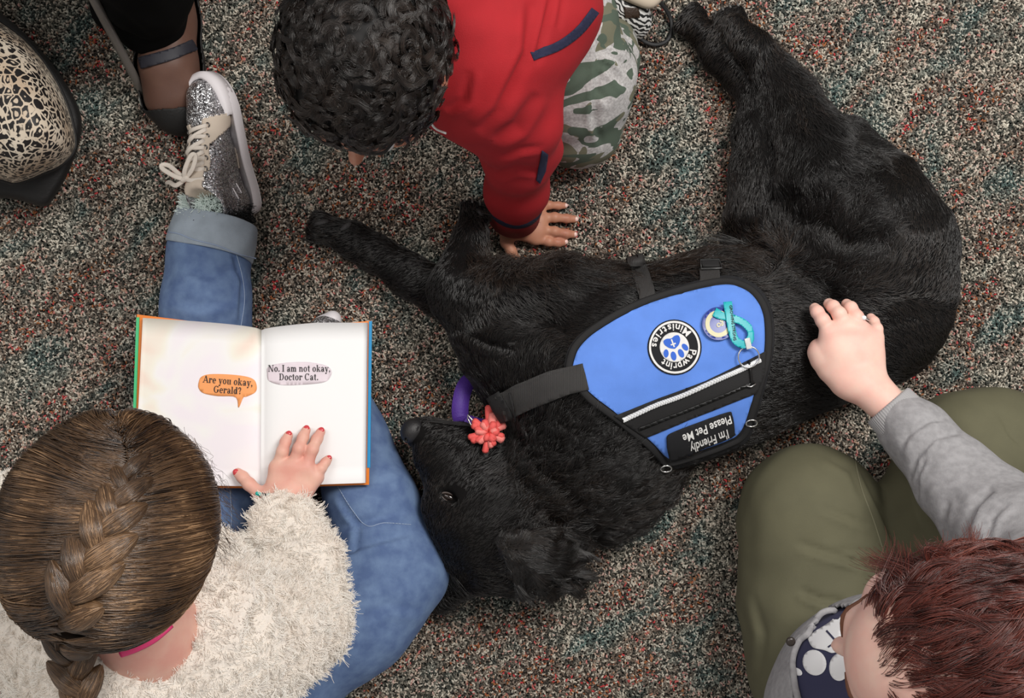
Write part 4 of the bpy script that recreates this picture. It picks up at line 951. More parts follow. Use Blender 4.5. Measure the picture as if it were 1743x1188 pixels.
# fleece jacket
fleece = mat('cream_fleece', (.88, .80, .72), .95, bump=.7, bscale=160, bdist=.004)
fp = chain([(235, 1125, .42, .105), (240, 1210, .28, .14), (240, 1270, .15, .15)], .05)
fp += chain([(40, 1010, .42, .095), (200, 1110, .44, .10), (350, 1085, .42, .095)], .05)
fp += chain([(350, 1085, .42, .085), (440, 1085, .35, .080), (518, 1055, .27, .056), (515, 965, .235, .052), (492, 905, .20, .046), (489, 890, .198, .042)], .03)
fp += chain([(40, 1010, .42, .09), (0, 960, .34, .075), (-20, 900, .26, .065), (60, 850, .20, .05)], .03)
fp += [C(310, 1000, .33, .080, 360, 1120, .30, .10, .05), C(385, 1010, .24, .05, 345, 960, .26, .05, .03)]
fp += [CW(P(205, 975, .62), P(240, 1050, .53), .052, .056, .006, True)]
jk, KV, KF = organic('fleece_jacket', fp, .0055, fleece, girl, 'cream long-pile fleece jacket', fold=[([(455, 1010), (430, 1060), (420, 1120)], 14, .012), ([(440, 900), (480, 915), (540, 905)], 9, .006), ([(445, 960), (500, 975), (560, 960)], 10, .006), ([(480, 1060), (510, 1110), (490, 1160)], 12, .008)], lumps=(.003, 35, 4))
KN = vnorm(KV, KF); p_, n_ = roots(KV, KF, 120000, KN, seed=11); q_ = px(p_); ok = (n_[:, 2] > -.45) & (q_[:, 1] < 1260) & (q_[:, 0] > -40); p_, n_ = p_[ok], n_[ok]; nn = len(p_)
cell = np.floor(p_ / .008).astype(int) @ np.array([1, 911, 7919]); _, inv = np.unique(cell, return_inverse=True); cdir = rng.normal(0, .75, (inv.max() + 1, 3))[inv.ravel()]
ph = rng.uniform(0, 6, nn); s1_ = np.cross(n_, rng.normal(size=(nn, 3))); s1_ /= np.linalg.norm(s1_, axis=1)[:, None]
Lf = rng.uniform(.0035, .0072, nn)[:, None]
pth = np.stack([p_ + (n_ * s_ * .8 + cdir * s_ * s_ + rng.normal(0, .10, (nn, 3)) * s_) * Lf + s1_ * (np.sin(ph + s_ * 7) * .0014 * s_)[:, None] for s_ in (0, .25, .5, .75, 1)], 1)
strands('fleece_pile', pth, .00038, .0002, hairmat('cream_pile', (.93, .84, .75), (.99, .95, .89), .8, .2, None, 25), jk, None)
# neckline strap and bracelet
tube('neck_strap', drape(smooth_path([(205, 1112), (232, 1102), (262, 1086), (290, 1062)], 14), bvh_of(GV, GF), .001), .0045, mat('hot_pink', (.80, .05, .20), .5), girl, 'hot pink strap at the neck', flat=.0015)
brm = mat('turquoise_bead', (.02, .42, .36), .3); brk = mat('black_bead', (.01, .01, .01), .3); cordm = mat('green_cord', (.02, .25, .2), .6)
br = tube('bracelet', smooth_path([P(436, 842, .188), P(446, 843, .194), P(458, 843, .198), P(475, 845, .204), P(490, 846, .205)], 16), .0009, cordm, girl, 'beaded turquoise bracelet')
for u, v, m_ in ((438, 840, brm), (442, 841, brm), (447, 842, brk), (452, 843, brk), (458, 843, brm)):
    organic('bead', [('e', P(u, v, .198), np.eye(3), (.0032, .0032, .0032), None, .001, False)], .0009, m_, br)

# hair: cap, braid, strands
HRc = GH + GM @ np.array([0, -.014, .030]); HRr = (.103, .122, .104)
hcol = hairmat('brown_hair', (.014, .007, .004), (.13, .070, .034), .32, .7, (.34, .20, .105), 15)
hbase = mat('brown_hair_cap', (.014, .008, .005), .95, spec=.05)
cap, HV_, HF_ = organic('hair', [('e', HRc, GM, (.100, .116, .102), None, .02, False), CW(P(185, 985, .61), P(152, 1062, .57), .070, .028, .03), ('e', GH + GM @ np.array([0, .085, -.035]), GM, (.062, .06, .062), None, .012, True)], .004, hbase, girl, 'brown hair gathered in a French braid')
bpath2 = smooth_path([(216, 800), (207, 835), (192, 868), (175, 905), (155, 945), (138, 985), (122, 1025), (118, 1060), (118, 1095), (124, 1130), (134, 1165), (140, 1200), (142, 1240)], 80)
hb_bvh = bvh_of(HV_, HF_); b3 = drape(bpath2, hb_bvh, .004)
for i in range(len(b3)):          # below the nape the braid hangs onto the jacket
    if bpath2[i, 1] > 985:
        f_ = min((bpath2[i, 1] - 985) / 130, 1); zz = max(b3[ib][2] * (1 - f_) + .578 * f_, b3[i][2] + .004 if bpath2[i, 1] < 1075 else 0); b3[i] = P(*bpath2[i], zz)
    else: ib = i
for _ in range(6): b3[1:-1, 2] = (b3[:-2, 2] + b3[1:-1, 2] + b3[2:, 2]) / 3
b3 = np.array([P(*bpath2[i], b3[i, 2]) for i in range(len(b3))])
brd = thing('braid', None, None); COL.objects.unlink(brd); bpy.data.objects.remove(brd)
LV = []; nl = 19; lobes = []
for i in range(nl):
    t = i / (nl - 1); j = min(int(t * 78), 77); c = b3[j]; d = b3[min(j + 2, 79)] - b3[max(j - 2, 0)]; d /= np.linalg.norm(d)
    s_ = np.cross(d, [0, 0, 1]); s_ /= np.linalg.norm(s_); sg = 1 if i % 2 else -1; wd = (.008 + .0055 * min(t * 3, 1)) * (1 if t < .8 else 1 - (t - .8) * 1.4)
    a = c + s_ * sg * wd * 1.5 - d * wd * 1.3 + [0, 0, -.003]; b = c - s_ * sg * wd * .25 + d * wd * 1.1 + [0, 0, -wd * .1]
    lobes.append((a, b, wd))
    LV += [CW(a, (a + b) / 2 + [0, 0, wd * .2], wd * .62, wd * .82, .003), CW((a + b) / 2 + [0, 0, wd * .2], b, wd * .82, wd * .45, .003)]
LV += [CW(b3[i] - [0, 0, .006], b3[i + 4] - [0, 0, .006], .0045, .0045, .004) for i in range(0, 74, 4)]; BV_, BF_ = sdf_mesh(LV, .0024, None, 1); braid = mesh('braid', BV_, BF_, hbase, girl, 'brown French braid down the back of the head')
bs = []
for a, b, wd in lobes:
    d = (b - a); l_ = np.linalg.norm(d); d /= l_; s_ = np.cross(d, [0, 0, 1]); s_ /= np.linalg.norm(s_); u_ = np.cross(s_, d)
    for _ in range(420):
        an = rng.uniform(-.1, PI + .1); off = []
        for tt in np.linspace(-.42, 1.28, 10):
            rr = wd * (.10 + .86 * math.sin(PI * min(max((tt + .42) / 1.7, 0), 1)) ** .7) * (1.02 + .05 * rng.random())
            off.append(a + d * l_ * tt + s_ * math.cos(an + .15 * tt) * rr + u_ * math.sin(an) * rr + [0, 0, wd * .2 * math.sin(PI * min(max(tt, 0), 1))])
        bs.append(off)
strands('braid_strands', np.array(bs), .00035, .00018, hcol, braid)
# swept strands: from hairline all round the head toward the braid line
ns = 16000; out = np.zeros((ns, 12, 3)); cl = 260; tc_ = rng.random(cl); sd = np.where(rng.random(cl) < .5, -1, 1)
idx_ = rng.integers(0, cl, ns); t0 = np.clip(tc_[idx_] + rng.normal(0, .012, ns), 0, 1); side = sd[idx_]
ej = np.clip((t0 * .86 * 60 + 1), 0, 62).astype(int); partl = drape(smooth_path([(214, 728), (216, 762), (216, 798)], 18), hb_bvh, .002); bext = np.concatenate([partl, b3]); ej = np.clip((t0 * 84), 0, 83).astype(int); end = bext[ej]
ang = np.where(side > 0, np.interp(t0, [0, .2, .5, 1], [80, 45, 0, -62]), np.interp(t0, [0, .2, .5, 1], [100, 135, 184, 246])) + rng.normal(0, 2.5, ns)
el = rng.uniform(-38, 6, ns); ar, er = np.radians(ang), np.radians(el)
# directions in world: ang measured round the vertical, start low on the head side
start = HRc + np.stack([np.cos(ar) * np.cos(er), np.sin(ar) * np.cos(er), np.sin(er)], 1) * .1
cph = rng.uniform(0, 6, cl)[idx_]; coff = rng.normal(0, .0022, cl)[idx_]
for i in range(12):
    s_ = i / 11; p = start * (1 - s_) + end * s_; p = p + (np.array([0, 0, .03]) * math.sin(PI * s_))
    o = .004 + coff * math.sin(PI * s_) + rng.uniform(0, .0028, ns) * (1 - s_ * .5)
    p2, _n = proj_out(p, HRc, GM, (.100, .116, .102), o)
    lowmix = np.clip((.62 - end[:, 2]) / .06, 0, 1)[:, None] * s_ ** 2
    out[:, i] = p2 * (1 - lowmix) + end * lowmix; 
    out[:, i] += (np.sin(cph + s_ * 5) * .0025 * math.sin(PI * s_))[:, None] * np.array([0, 1, 0])
strands('hair_strands', out, .00042, .0003, hcol, cap)
fl_ = []
for i0, i1, hw, cnt in ((0, 22, .011, 2600), (44, 66, .016, 3000)):
    for _ in range(cnt):
        a = rng.integers(i0, max(i1 - 12, i0 + 1)); seg = b3[a:a + 12:2] if len(b3[a:a + 12:2]) == 6 else b3[a:a + 6]; w0 = rng.uniform(-hw, hw); fl_.append(seg + np.array([w0, w0 * .45, -.0002 - abs(w0) * .22 + rng.uniform(0, .0015)]) + np.linspace(0, -.3, 6)[:, None] * np.array([w0, w0 * .45, 0]))
strands('parting_strands', np.array(fl_), .0004, .0003, hcol, cap)
nf = 500; st = HRc + np.stack([np.cos(t_ := rng.uniform(-.2, 3.6, nf)) * .108, np.sin(t_) * .114, rng.uniform(-.05, .03, nf)], 1)
fly = np.stack([st + np.stack([np.cos(t_) * .006 * s_, np.sin(t_) * .006 * s_ - .025 * s_, -.045 * s_ + 0 * t_], 1) + rng.normal(0, .0015, (nf, 3)) for s_ in (0, .25, .5, .75, 1)], 1)
strands('flyaway_hairs', fly, .00018, .00008, hcol, cap)

# ================================================================== BOY
bskin = skin('boy_skin', (.56, .27, .17), (.48, .20, .13))
boy = thing('boy', 'boy with curly black hair in a red sweater and camouflage trousers kneeling on the carpet', 'person', P(950, 150, 0))
SKINS['boy'] = bskin; BROWS['boy'] = mat('black_brow', (.01, .008, .007), .6)
BH = P(626, 112, .48); BM = frame((-.20, -.95, -.27), (-.05, -.27, .96))
bp = head_prims(BH, BM, 1.10) + [CW(BH + BM @ np.array([0, -.03, -.04]), P(770, 108, .405), .048, .046, .03)]
bp += chain([(960, -80, .29, .06), (900, 10, .35, .085), (800, 80, .40, .09)], .04)
bp += chain([(820, 150, .38, .05), (880, 255, .24, .034), (878, 330, .10, .028), (873, 372, .045, .024)], .02) + chain([(800, -10, .40, .06), (760, -90, .26, .04), (700, -120, .04, .026)], .02)
bp += chain([(925, -60, .22, .07), (960, 60, .17, .058), (982, 205, .075, .05), (1050, 50, .05, .03)], .02)
bb = sdf_mesh(bp, .005, .001, 2)
zz = .0085
bf = [[(912, 406, zz + .010), (934, 411, zz + .010), (950, 413, zz + .003), (960, 412, zz)],
      [(918, 391, zz + .011), (944, 394, zz + .011), (964, 398, zz + .003), (976, 399, zz)],
      [(920, 372, zz + .011), (944, 370, zz + .010), (964, 372, zz + .003), (978, 373, zz)],
      [(915, 354, zz + .009), (934, 349, zz + .008), (950, 350, zz + .002), (961, 350, zz)],
      [(862, 412, zz + .012), (870, 427, zz + .010), (877, 440, zz + .003), (881, 450, zz)]]
bpr, bn = hand_prims(bf, [(866, 388, .030), (876, 360, .032)], .0074, .0125)
bpr += chain([(873, 372, .036, .021), (875, 350, .06, .024)], .012)
bhm = sdf_mesh(bpr, .0016, None, 2); BV2, BF2 = join([bb, bhm]); mesh('body', BV2, BF2, bskin, boy)
nail_parts(bn, mat('bare_nail', (.86, .58, .52), .3), boy, 'pale pink fingernail', .8)
FACES['boy'] = bvh_of(*bb); eyes(BH, BM, 1.10, boy, mat('dark_iris', (.02, .01, .008), .2))
# sweater
redw = mat('red_knit', (.38, .006, .012), .85, bump=.5, bscale=700, bdist=.0006, var=.12, vscale=20); navyw = mat('navy_knit', (.012, .014, .045), .85, bump=.5, bscale=700, bdist=.0006)
rp_ = chain([(950, -95, .29, .058), (912, -32, .32, .072), (875, 15, .36, .100), (815, 70, .40, .108)], .05) + [C(800, 130, .38, .07, 800, 0, .40, .08, .04)]
rp_ += chain([(812, 140, .385, .075), (868, 195, .33, .062), (884, 255, .24, .051), (880, 320, .12, .0425), (878, 335, .095, .041)], .03)
rp_ += chain([(790, 0, .40, .075), (750, -95, .26, .05), (700, -120, .06, .04)], .03)
rp_ += [C(776, 108, .42, .06, 752, 112, .42, .058, .02)] 
sw_, WV, WF = organic('sweater', rp_, .0048, redw, boy, 'red knitted sweater with navy stripes', fold=[([(905, 0), (900, 90), (850, 190), (815, 225)], 12, .008), ([(940, -10), (925, 60), (915, 110)], 7, .006), ([(840, 240), (880, 215), (915, 160)], 10, .007), ([(845, 300), (880, 285), (915, 290)], 7, .004), ([(850, 270), (885, 255), (925, 250)], 6, .003), ([(960, -10), (950, 50)], 6, .003), ([(760, 190), (790, 170), (800, 120)], 8, .005)], lumps=(.0018, 40, 5))
WB = bvh_of(WV, WF)
patch('waist_stripe', ribbon_poly(smooth_path([(1012, 18), (985, 52), (950, 78), (905, 96)], 12), [15] * 12), WB, .0012, navyw, sw_, 'navy waist stripe', 5, .0008, 1)
patch('elbow_stripe', [(922, 255), (932, 262), (928, 290), (918, 312), (912, 306), (917, 280)], WB, .0012, navyw, sw_, 'navy stripe on the sleeve', 4, .0008)
def lathe(name, a, b, prof, m, parent, label=None, n=40, flat=1.0, wob=.01):
    ax = b - a; al = np.linalg.norm(ax); ad = ax / al; s1 = np.cross(ad, [0, 0, 1]); s1 /= np.linalg.norm(s1); s2 = np.cross(s1, ad); V = []
    for t, r in prof:
        for j in range(n):
            an = 2 * PI * j / n; V.append(a + ad * al * t + (s1 * math.cos(an) + s2 * math.sin(an) * flat) * r * (1 + wob * math.sin(3 * an + t)))
    F = [(i * n + (j + 1) % n, i * n + j, (i + 1) * n + j, (i + 1) * n + (j + 1) % n) for i in range(len(prof) - 1) for j in range(n)]
    return mesh(name, V, F, m, parent, label)
a_, b_ = P(880, 322, .125), P(875, 366, .040)
lathe('sleeve_cuff', a_, b_, [(-.1, .040), (.05, .0425), (.5, .0415), (.97, .0405), (1.0, .038), (.9, .034)], redw, sw_)
lathe('cuff_stripe', a_, b_, [(.30, .0418), (.32, .0428), (.53, .0426), (.55, .0414)], navyw, sw_, 'navy cuff stripe')
tube('collar_edge', drape(smooth_path([(732, 205), (742, 218), (760, 226)], 8), WB, .001), .0016, mat('white_collar', (.8, .8, .8), .7), boy, 'white shirt collar edge')
# camouflage trousers
camo = mat('camouflage_jersey', (.5, .5, .5), .9, bump=.4, bscale=600, bdist=.0005)
_t = N(camo, 'ShaderNodeTexCoord'); mp_ = N(camo, 'ShaderNodeMapping'); mp_.vector_type = 'TEXTURE'; mp_.inputs['Rotation'].default_value = (0, 0, .45); mp_.inputs['Scale'].default_value = (2.0, .85, 1.2); L(camo, _t.outputs['Object'], mp_.inputs['Vector'])
n1 = noise(camo, 24, mp_.outputs[0], 1.2, 1.4); n2 = noise(camo, 21, mp_.outputs[0], 1.0, 1.2); n2.noise_dimensions = '4D'; n2.inputs['W'].default_value = 7.7
fine = noise(camo, 260, _t.outputs['Object'], 3)
g1 = ramp(camo, fine.outputs[0], [(.35, (.40, .38, .375)), (.7, (.62, .60, .59))]); 
a1 = ramp(camo, n1.outputs[0], [(.52, (0, 0, 0)), (.53, (1, 1, 1))], 'CONSTANT'); a2 = ramp(camo, n2.outputs[0], [(.54, (0, 0, 0)), (.55, (1, 1, 1))], 'CONSTANT')
x1 = N(camo, 'ShaderNodeMix', data_type='RGBA'); x2 = N(camo, 'ShaderNodeMix', data_type='RGBA'); x2.inputs[7].default_value = (.17, .165, .11, 1); x1.inputs[7].default_value = (.085, .115, .085, 1)
L(camo, a2.outputs[0], x2.inputs[0]); L(camo, g1.outputs[0], x2.inputs[6]); L(camo, a1.outputs[0], x1.inputs[0]); L(camo, x2.outputs[2], x1.inputs[6]); L(camo, x1.outputs[2], BS(camo).inputs['Base Color'])
tp = chain([(915, -60, .22, .075), (950, 40, .19, .074), (982, 130, .135, .078), (982, 205, .075, .070)], .04) + chain([(985, 205, .07, .066), (1012, 130, .085, .060), (1030, 90, .08, .048), (1042, 72, .06, .036)], .02)
organic('trousers', tp, .0048, camo, boy, 'grey and green camouflage jersey trousers', fold=[([(1020, 60), (1018, 130), (1010, 200), (1025, 250)], 6, .005), ([(1020, 85), (1050, 100), (1078, 130)], 6, .005), ([(1022, 105), (1045, 125), (1070, 155)], 6, .004), ([(1025, 75), (1060, 85)], 5, .003), ([(1015, 150), (1040, 180)], 6, .003), ([(920, 150), (960, 140), (1000, 110)], 8, .003)], lumps=(.0015, 50, 6))
# zebra-patterned shoe with its lace
zeb = mat('zebra_canvas', (.8, .8, .8), .7); _t = N(zeb, 'ShaderNodeTexCoord'); _w = N(zeb, 'ShaderNodeTexWave'); _w.inputs['Scale'].default_value = 55; _w.inputs['Distortion'].default_value = 9; _w.inputs['Detail Scale'].default_value = 1.2; _w.inputs['Detail'].default_value = 1; _w.bands_direction = 'DIAGONAL'
L(zeb, _t.outputs['Object'], _w.inputs['Vector']); _r = ramp(zeb, _w.outputs[0], [(.48, (.012, .012, .012)), (.52, (.70, .69, .67))]); L(zeb, _r.outputs[0], BS(zeb).inputs['Base Color'])
zs, ZV, ZF = organic('zebra_shoe', chain([(1040, -30, .06, .042), (1056, 12, .055, .040), (1078, 38, .040, .028)], .01) + [E(1062, 14, .05, .045, .032, .042, -50, .01)], .003, zeb, boy, 'black and white zebra-patterned shoe', zmin=.012)
ZB_ = bvh_of(ZV, ZF)
patch('shoe_label', [(1062, 12), (1086, 14), (1088, 30), (1064, 30)], ZB_, .0012, mat('brown_leather', (.035, .018, .010), .5, bump=.4, bscale=400), zs, 'brown leather patch', 5, .0012)
tube('shoe_cuff', smooth_path([P(1058, -14, .10), P(1085, -2, .10), P(1105, 4, .09), P(1118, -6, .08)], 14), .010, mat('beige_lining', (.55, .46, .36), .8), zs, 'beige padded shoe edge')
organic('sole', [C(1042, -30, .008, .010, 1080, 48, .008, .009, .005), C(1062, -10, .010, .026, 1072, 30, .010, .022, .01)], .003, mat('black_rubber', (.012, .012, .012), .6), zs, 'black rubber sole', zmin=.001)
lacem = mat('black_lace', (.010, .010, .011), .6)
tube('shoe_lace', smooth_path([P(1098, -20, .06), P(1122, 2, .03), P(1140, 28, .010), P(1143, 52, .008), P(1134, 70, .008), P(1115, 76, .008), P(1096, 70, .012), P(1084, 58, .020), P(1078, 46, .045)], 44), .0033, lacem, zs, 'loose black lace looping on the carpet', flat=.0016)
# hair
HB = BH + BM @ np.array([0, -.014, .036])
bcap, CV_, CF_ = organic('hair', [('e', HB, BM, (.094, .104, .094), None, .02, False), CW(BH + BM @ np.array([0, -.06, -.02]), BH + BM @ np.array([0, -.05, -.05]), .05, .04, .03), ('e', BH + BM @ np.array([0, .112, -.030]), BM, (.066, .060, .074), None, .012, True),
    ('e', BH + BM @ np.array([.087, .005, -.006]), BM, (.016, .020, .028), None, .008, True), ('e', BH + BM @ np.array([-.085, .005, -.005]), BM, (.020, .026, .034), None, .008, True)], .004, mat('black_hair_cap', (.006, .005, .005), .7), boy, 'curly black hair')
CN_ = vnorm(CV_, CF_); cr, cn = roots(CV_, CF_, 1500, CN_, seed=21); _q = (cr - BH) @ BM; okc = (cn[:, 2] > -.6) & ~((((_q[:, 1] > .055) & (_q[:, 2] < .064)) | ((np.abs(_q[:, 0]) > .062) & (np.abs(_q[:, 1]) < .034) & (np.abs(_q[:, 2]) < .045)))); cr, cn = cr[okc], cn[okc]; nc = len(cr); per = 38
curl = []
for i in range(nc):
    n_ = cn[i]; t_ = np.cross(n_, rng.normal(size=3)); t_ /= np.linalg.norm(t_); b_ = np.cross(n_, t_); Lc = rng.uniform(.014, .036); R_ = rng.uniform(.0030, .0075); tw_ = rng.uniform(5, 10) * (1 if rng.random() < .5 else -1); lean = t_ * rng.uniform(.2, 1.5)
    s_ = np.linspace(0, 1, 12)[None, :, None]; ph = (rng.normal(0, .35, per))[:, None, None]; rr = R_ * (1 + rng.normal(0, .16, per))[:, None, None]
    o0 = (t_ * rng.normal(0, .0016, (per, 1)) + b_ * rng.normal(0, .0016, (per, 1)))[:, None, :]
    pth = cr[i] + o0 + (n_ * .62 * (s_ - .45 * s_ * s_) + lean * s_ * s_ * .55) * Lc + (t_ * np.cos(tw_ * s_ + ph) + b_ * np.sin(tw_ * s_ + ph)) * rr * np.minimum(s_ * 2.5, 1)
    curl.append(pth)
strands('curls', np.concatenate(curl), .00024, .00014, hairmat('black_curls', (.004, .003, .0025), (.020, .013, .010), .3, .55, (.04, .027, .02), 20), bcap)

# ================================================================== WOMAN
wskin = skin('woman_skin', (.90, .60, .50), (.87, .50, .42))
woman = thing('woman', 'woman with auburn hair in a grey cardigan and olive trousers stroking the black dog', 'person', P(1600, 1150, 0))
SKINS['woman'] = wskin; BROWS['woman'] = mat('auburn_brow', (.16, .06, .03), .6)
WH = P(1640, 1112, .78); WM = frame((-.86, -.10, -.50), (-.50, .04, .86))
wp = head_prims(WH, WM, 1.18) + [CW(WH + WM @ np.array([0, -.03, -.05]), P(1650, 1180, .60), .052, .07, .03)]
wp += chain([(1620, 1200, .55, .09), (1560, 1240, .40, .11), (1560, 1300, .14, .12)], .04) + chain([(1620, 1180, .58, .06), (1800, 1030, .50, .06), (1690, 895, .34, .038), (1600, 800, .265, .032), (1520, 695, .235, .027)], .02)
wp += chain([(1480, 1250, .16, .09), (1400, 1020, .13, .085), (1378, 870, .125, .07)], .02) + chain([(1640, 1250, .16, .09), (1612, 860, .12, .07), (1670, 760, .11, .065), (1790, 790, .08, .05)], .02)
wb = sdf_mesh(wp, .0055, .001, 2)
zd = .205
wf = [[(1400, 560, zd + .018), (1390, 543, zd + .017), (1384, 531, zd + .010), (1383, 524, zd + .003)],
      [(1424, 548, zd + .020), (1414, 531, zd + .020), (1408, 521, zd + .010), (1405, 517, zd)],
      [(1448, 545, zd + .020), (1444, 530, zd + .020), (1439, 521, zd + .010), (1437, 518, zd)],
      [(1472, 556, zd + .016), (1470, 538, zd + .017), (1460, 524, zd + .008), (1452, 518, zd - .002)],
      [(1488, 574, zd + .008), (1492, 560, zd + .006), (1487, 548, zd - .002), (1482, 541, zd - .008)],
      [(1410, 628, zd + .004), (1397, 614, zd + .002), (1391, 600, zd - .001), (1391, 592, zd - .004)]]
wf = [wf[0], wf[2], wf[3], wf[4], wf[5]]
wf[0] = [(1412, 566, zd + .018), (1400, 545, zd + .018), (1391, 531, zd + .010), (1387, 525, zd + .002)]
wf[1] = [(1440, 556, zd + .020), (1428, 534, zd + .020), (1418, 522, zd + .010), (1411, 517, zd)]
wf[2] = [(1464, 562, zd + .017), (1458, 540, zd + .018), (1448, 524, zd + .009), (1441, 518, zd - .002)]
wpr, wn = hand_prims(wf, [(1462, 655, .222), (1490, 648, .222)], .0098, .016, .003)
wpr += [C(1405, 600, zd + .006, .018, 1440, 650, .218, .022, .02), C(1470, 600, zd + .010, .017, 1430, 600, zd + .012, .017, .02)] + chain([(1470, 655, .224, .025), (1500, 680, .232, .0235), (1530, 705, .24, .024)], .015)
whm = sdf_mesh(wpr, .0019, None, 2); WV2, WF2 = join([wb, whm]); mesh('body', WV2, WF2, wskin, woman)
FACES['woman'] = bvh_of(*wb); eyes(WH, WM, 1.18, woman, mat('hazel_iris', (.08, .06, .03), .2))
rc = P(1467, 541, zd + .020); silver = mat('silver_ring', (.8, .8, .82), .18, metal=1); dv = np.array([.35, .94, 0])
sdv = np.array([.94, -.35, 0]); rg = tube('ring', [rc - [0, 0, .004] + sdv * math.cos(t) * .0112 + np.array([0, 0, 1]) * math.sin(t) * .0112 for t in np.linspace(0, 2 * PI, 25)[:-1]], .0014, silver, woman, 'silver ring', cyclic=True)
organic('ring_stone', [('e', rc + [.001, 0, .0072], np.eye(3), (.0035, .0035, .0022), None, .001, False)], .0008, mat('clear_stone', (.85, .87, .88), .05, spec=1), rg)
# trousers
olive = mat('olive_cotton', (.125, .118, .068), .85, bump=.3, bscale=500, bdist=.0005, var=.14, vscale=18)
op = chain([(1500, 1290, .16, .12), (1420, 1130, .125, .122), (1398, 1020, .125, .116), (1380, 900, .122, .100), (1378, 868, .12, .098)], .03)
op += chain([(1640, 1290, .15, .12), (1622, 1050, .13, .105), (1612, 880, .12, .098), (1640, 775, .105, .088), (1700, 760, .095, .080), (1800, 800, .08, .07)], .03) + [C(1480, 880, .05, .045, 1560, 1050, .06, .06, .01)]
olf = [([(1460, 785), (1500, 870), (1530, 940), (1560, 1010)], 5, .004), ([(1390, 860), (1440, 880), (1480, 895)], 6, .003), ([(1355, 925), (1420, 945), (1490, 965), (1520, 970)], 7, .006), ([(1420, 935), (1480, 940), (1510, 955)], 5, .003), ([(1360, 1005), (1400, 1022), (1440, 1025)], 7, .006),
       ([(1280, 1010), (1300, 1080), (1290, 1150)], 8, .003), ([(1700, 700), (1720, 740), (1743, 760)], 5, .003), ([(1400, 770), (1450, 800), (1470, 850)], 8, .003), ([(1560, 830), (1580, 900)], 7, .003)]
ol, OV, OF = organic('trousers', op, .0052, olive, woman, 'olive green cotton trousers', fold=olf, lumps=(.0014, 40, 9))
OB = bvh_of(OV, OF)
tube('side_seam', drape(smooth_path([(1455, 782), (1466, 830), (1488, 890), (1510, 960)], 20), OB, .0003), .0011, mat('olive_seam', (.17, .16, .10), .8), ol, 'raised seam')
# navy shirt with paw print, and cardigan
navy_t = mat('navy_jersey', (.035, .036, .085), .85, bump=.3, bscale=500, bdist=.0005)
tsp = [E(1540, 1215, .42, .160, .136, .16, 0, .05), C(1620, 1190, .55, .085, 1560, 1260, .38, .13, .05), C(1500, 1290, .20, .15, 1540, 1240, .36, .14, .05)]
TV, TF = sdf_mesh(tsp, .005, .05, 2); TV = lump(TV, TF, .0016, 30, 8)
tee = mesh('shirt', TV, TF, navy_t, woman, 'navy shirt with white paw prints'); TB = bvh_of(TV, TF)
whp = mat('white_print', (.86, .86, .87), .7)
def ell(cx, cy, a, b, rot): return circle(1240 + cx / 3.062, 800 + cy / 3.062, a / 3.062, 26, b / 3.062, math.radians(rot))
for k_, pp in enumerate([ell(667, 774, 58, 48, -10), ell(450, 1005, 60, 68, -25), ell(580, 1028, 54, 72, 5), ell(632, 915, 30, 50, 0), ell(360, 1052, 28, 18, 30)]):
    patch('paw_print_toe', pp, TB, .0006, whp, tee, None, 6, .0004)
hl = smooth_path([(415, 880), (440, 850), (520, 800), (560, 765), (600, 755), (606, 790), (590, 860), (585, 930), (545, 955), (500, 940), (440, 925), (415, 880)], 44)[:-1]
patch('paw_print_heel', [(1240 + a / 3.062, 800 + b / 3.062) for a, b in hl], TB, .0006, whp, tee, None, 6, .0004)
for aa, bb_, w_ in (((512, 840), (578, 912), 10), ((520, 926), (572, 890), 8)):
    patch('printed_cross', ribbon_poly([(1240 + aa[0] / 3.062, 800 + aa[1] / 3.062), (1240 + bb_[0] / 3.062, 800 + bb_[1] / 3.062)], w_ / 3.062), TB, .0013, navy_t, tee, None, 4, .0003)
greyk = mat('grey_jersey', (.36, .35, .36), .9, bump=.5, bscale=500, bdist=.0006, var=.22, vscale=110)
opening = [(1392, 1041), (1430, 1039), (1480, 1036), (1520, 1050), (1540, 1120), (1530, 1400), (1372, 1400), (1356, 1160), (1354, 1125), (1364, 1095), (1380, 1080), (1396, 1062)]
def in_poly(q, poly):
    c = np.zeros(len(q), bool); j = len(poly) - 1
    for i in range(len(poly)):
        xi, yi = poly[i]; xj, yj = poly[j]
        c ^= ((yi > q[:, 1]) != (yj > q[:, 1])) & (q[:, 0] < (xj - xi) * (q[:, 1] - yi) / (yj - yi + 1e-9) + xi); j = i
    return c
card = shell('cardigan', TV, TF, lambda c: ~in_poly(px(c), opening) | (c[:, 2] < .33), .004, greyk, woman, 'grey jersey cardigan', .004)
edge_pts = drape(smooth_path([(1366, 1200), (1360, 1180)] + opening[7:11] + [(1390, 1054), (1404, 1041), (1430, 1038), (1480, 1036)], 60), TB, .0055); tube('cardigan_edge', edge_pts, .0042, greyk, card, None, flat=.003)
organic('button', [E(1346, 1092, .44, .006, .006, .003, 0, .002)], .001, mat('dark_button', (.03, .022, .018), .3), card, 'dark round button')
se, EV, EF = organic('cardigan_sleeve', chain([(1630, 1160, .58, .085), (1800, 1030, .50, .080), (1745, 930, .40, .066), (1690, 880, .335, .060), (1630, 820, .285, .054), (1565, 745, .25, .041), (1530, 712, .238, .0365)], .03) , .0046, greyk, woman, 'grey jersey sleeve with ribbed cuff',
    fold=[([(1530, 770), (1545, 740), (1580, 715), (1612, 712)], 6, .005), ([(1545, 830), (1560, 780), (1590, 745), (1640, 735)], 5, .004), ([(1560, 860), (1562, 810), (1580, 770)], 4, .003), ([(1640, 910), (1660, 860), (1690, 830)], 8, .007), ([(1600, 900), (1615, 850)], 7, .003), ([(1680, 920), (1690, 880), (1720, 850)], 6, .003)], lumps=(.0018, 50, 10))
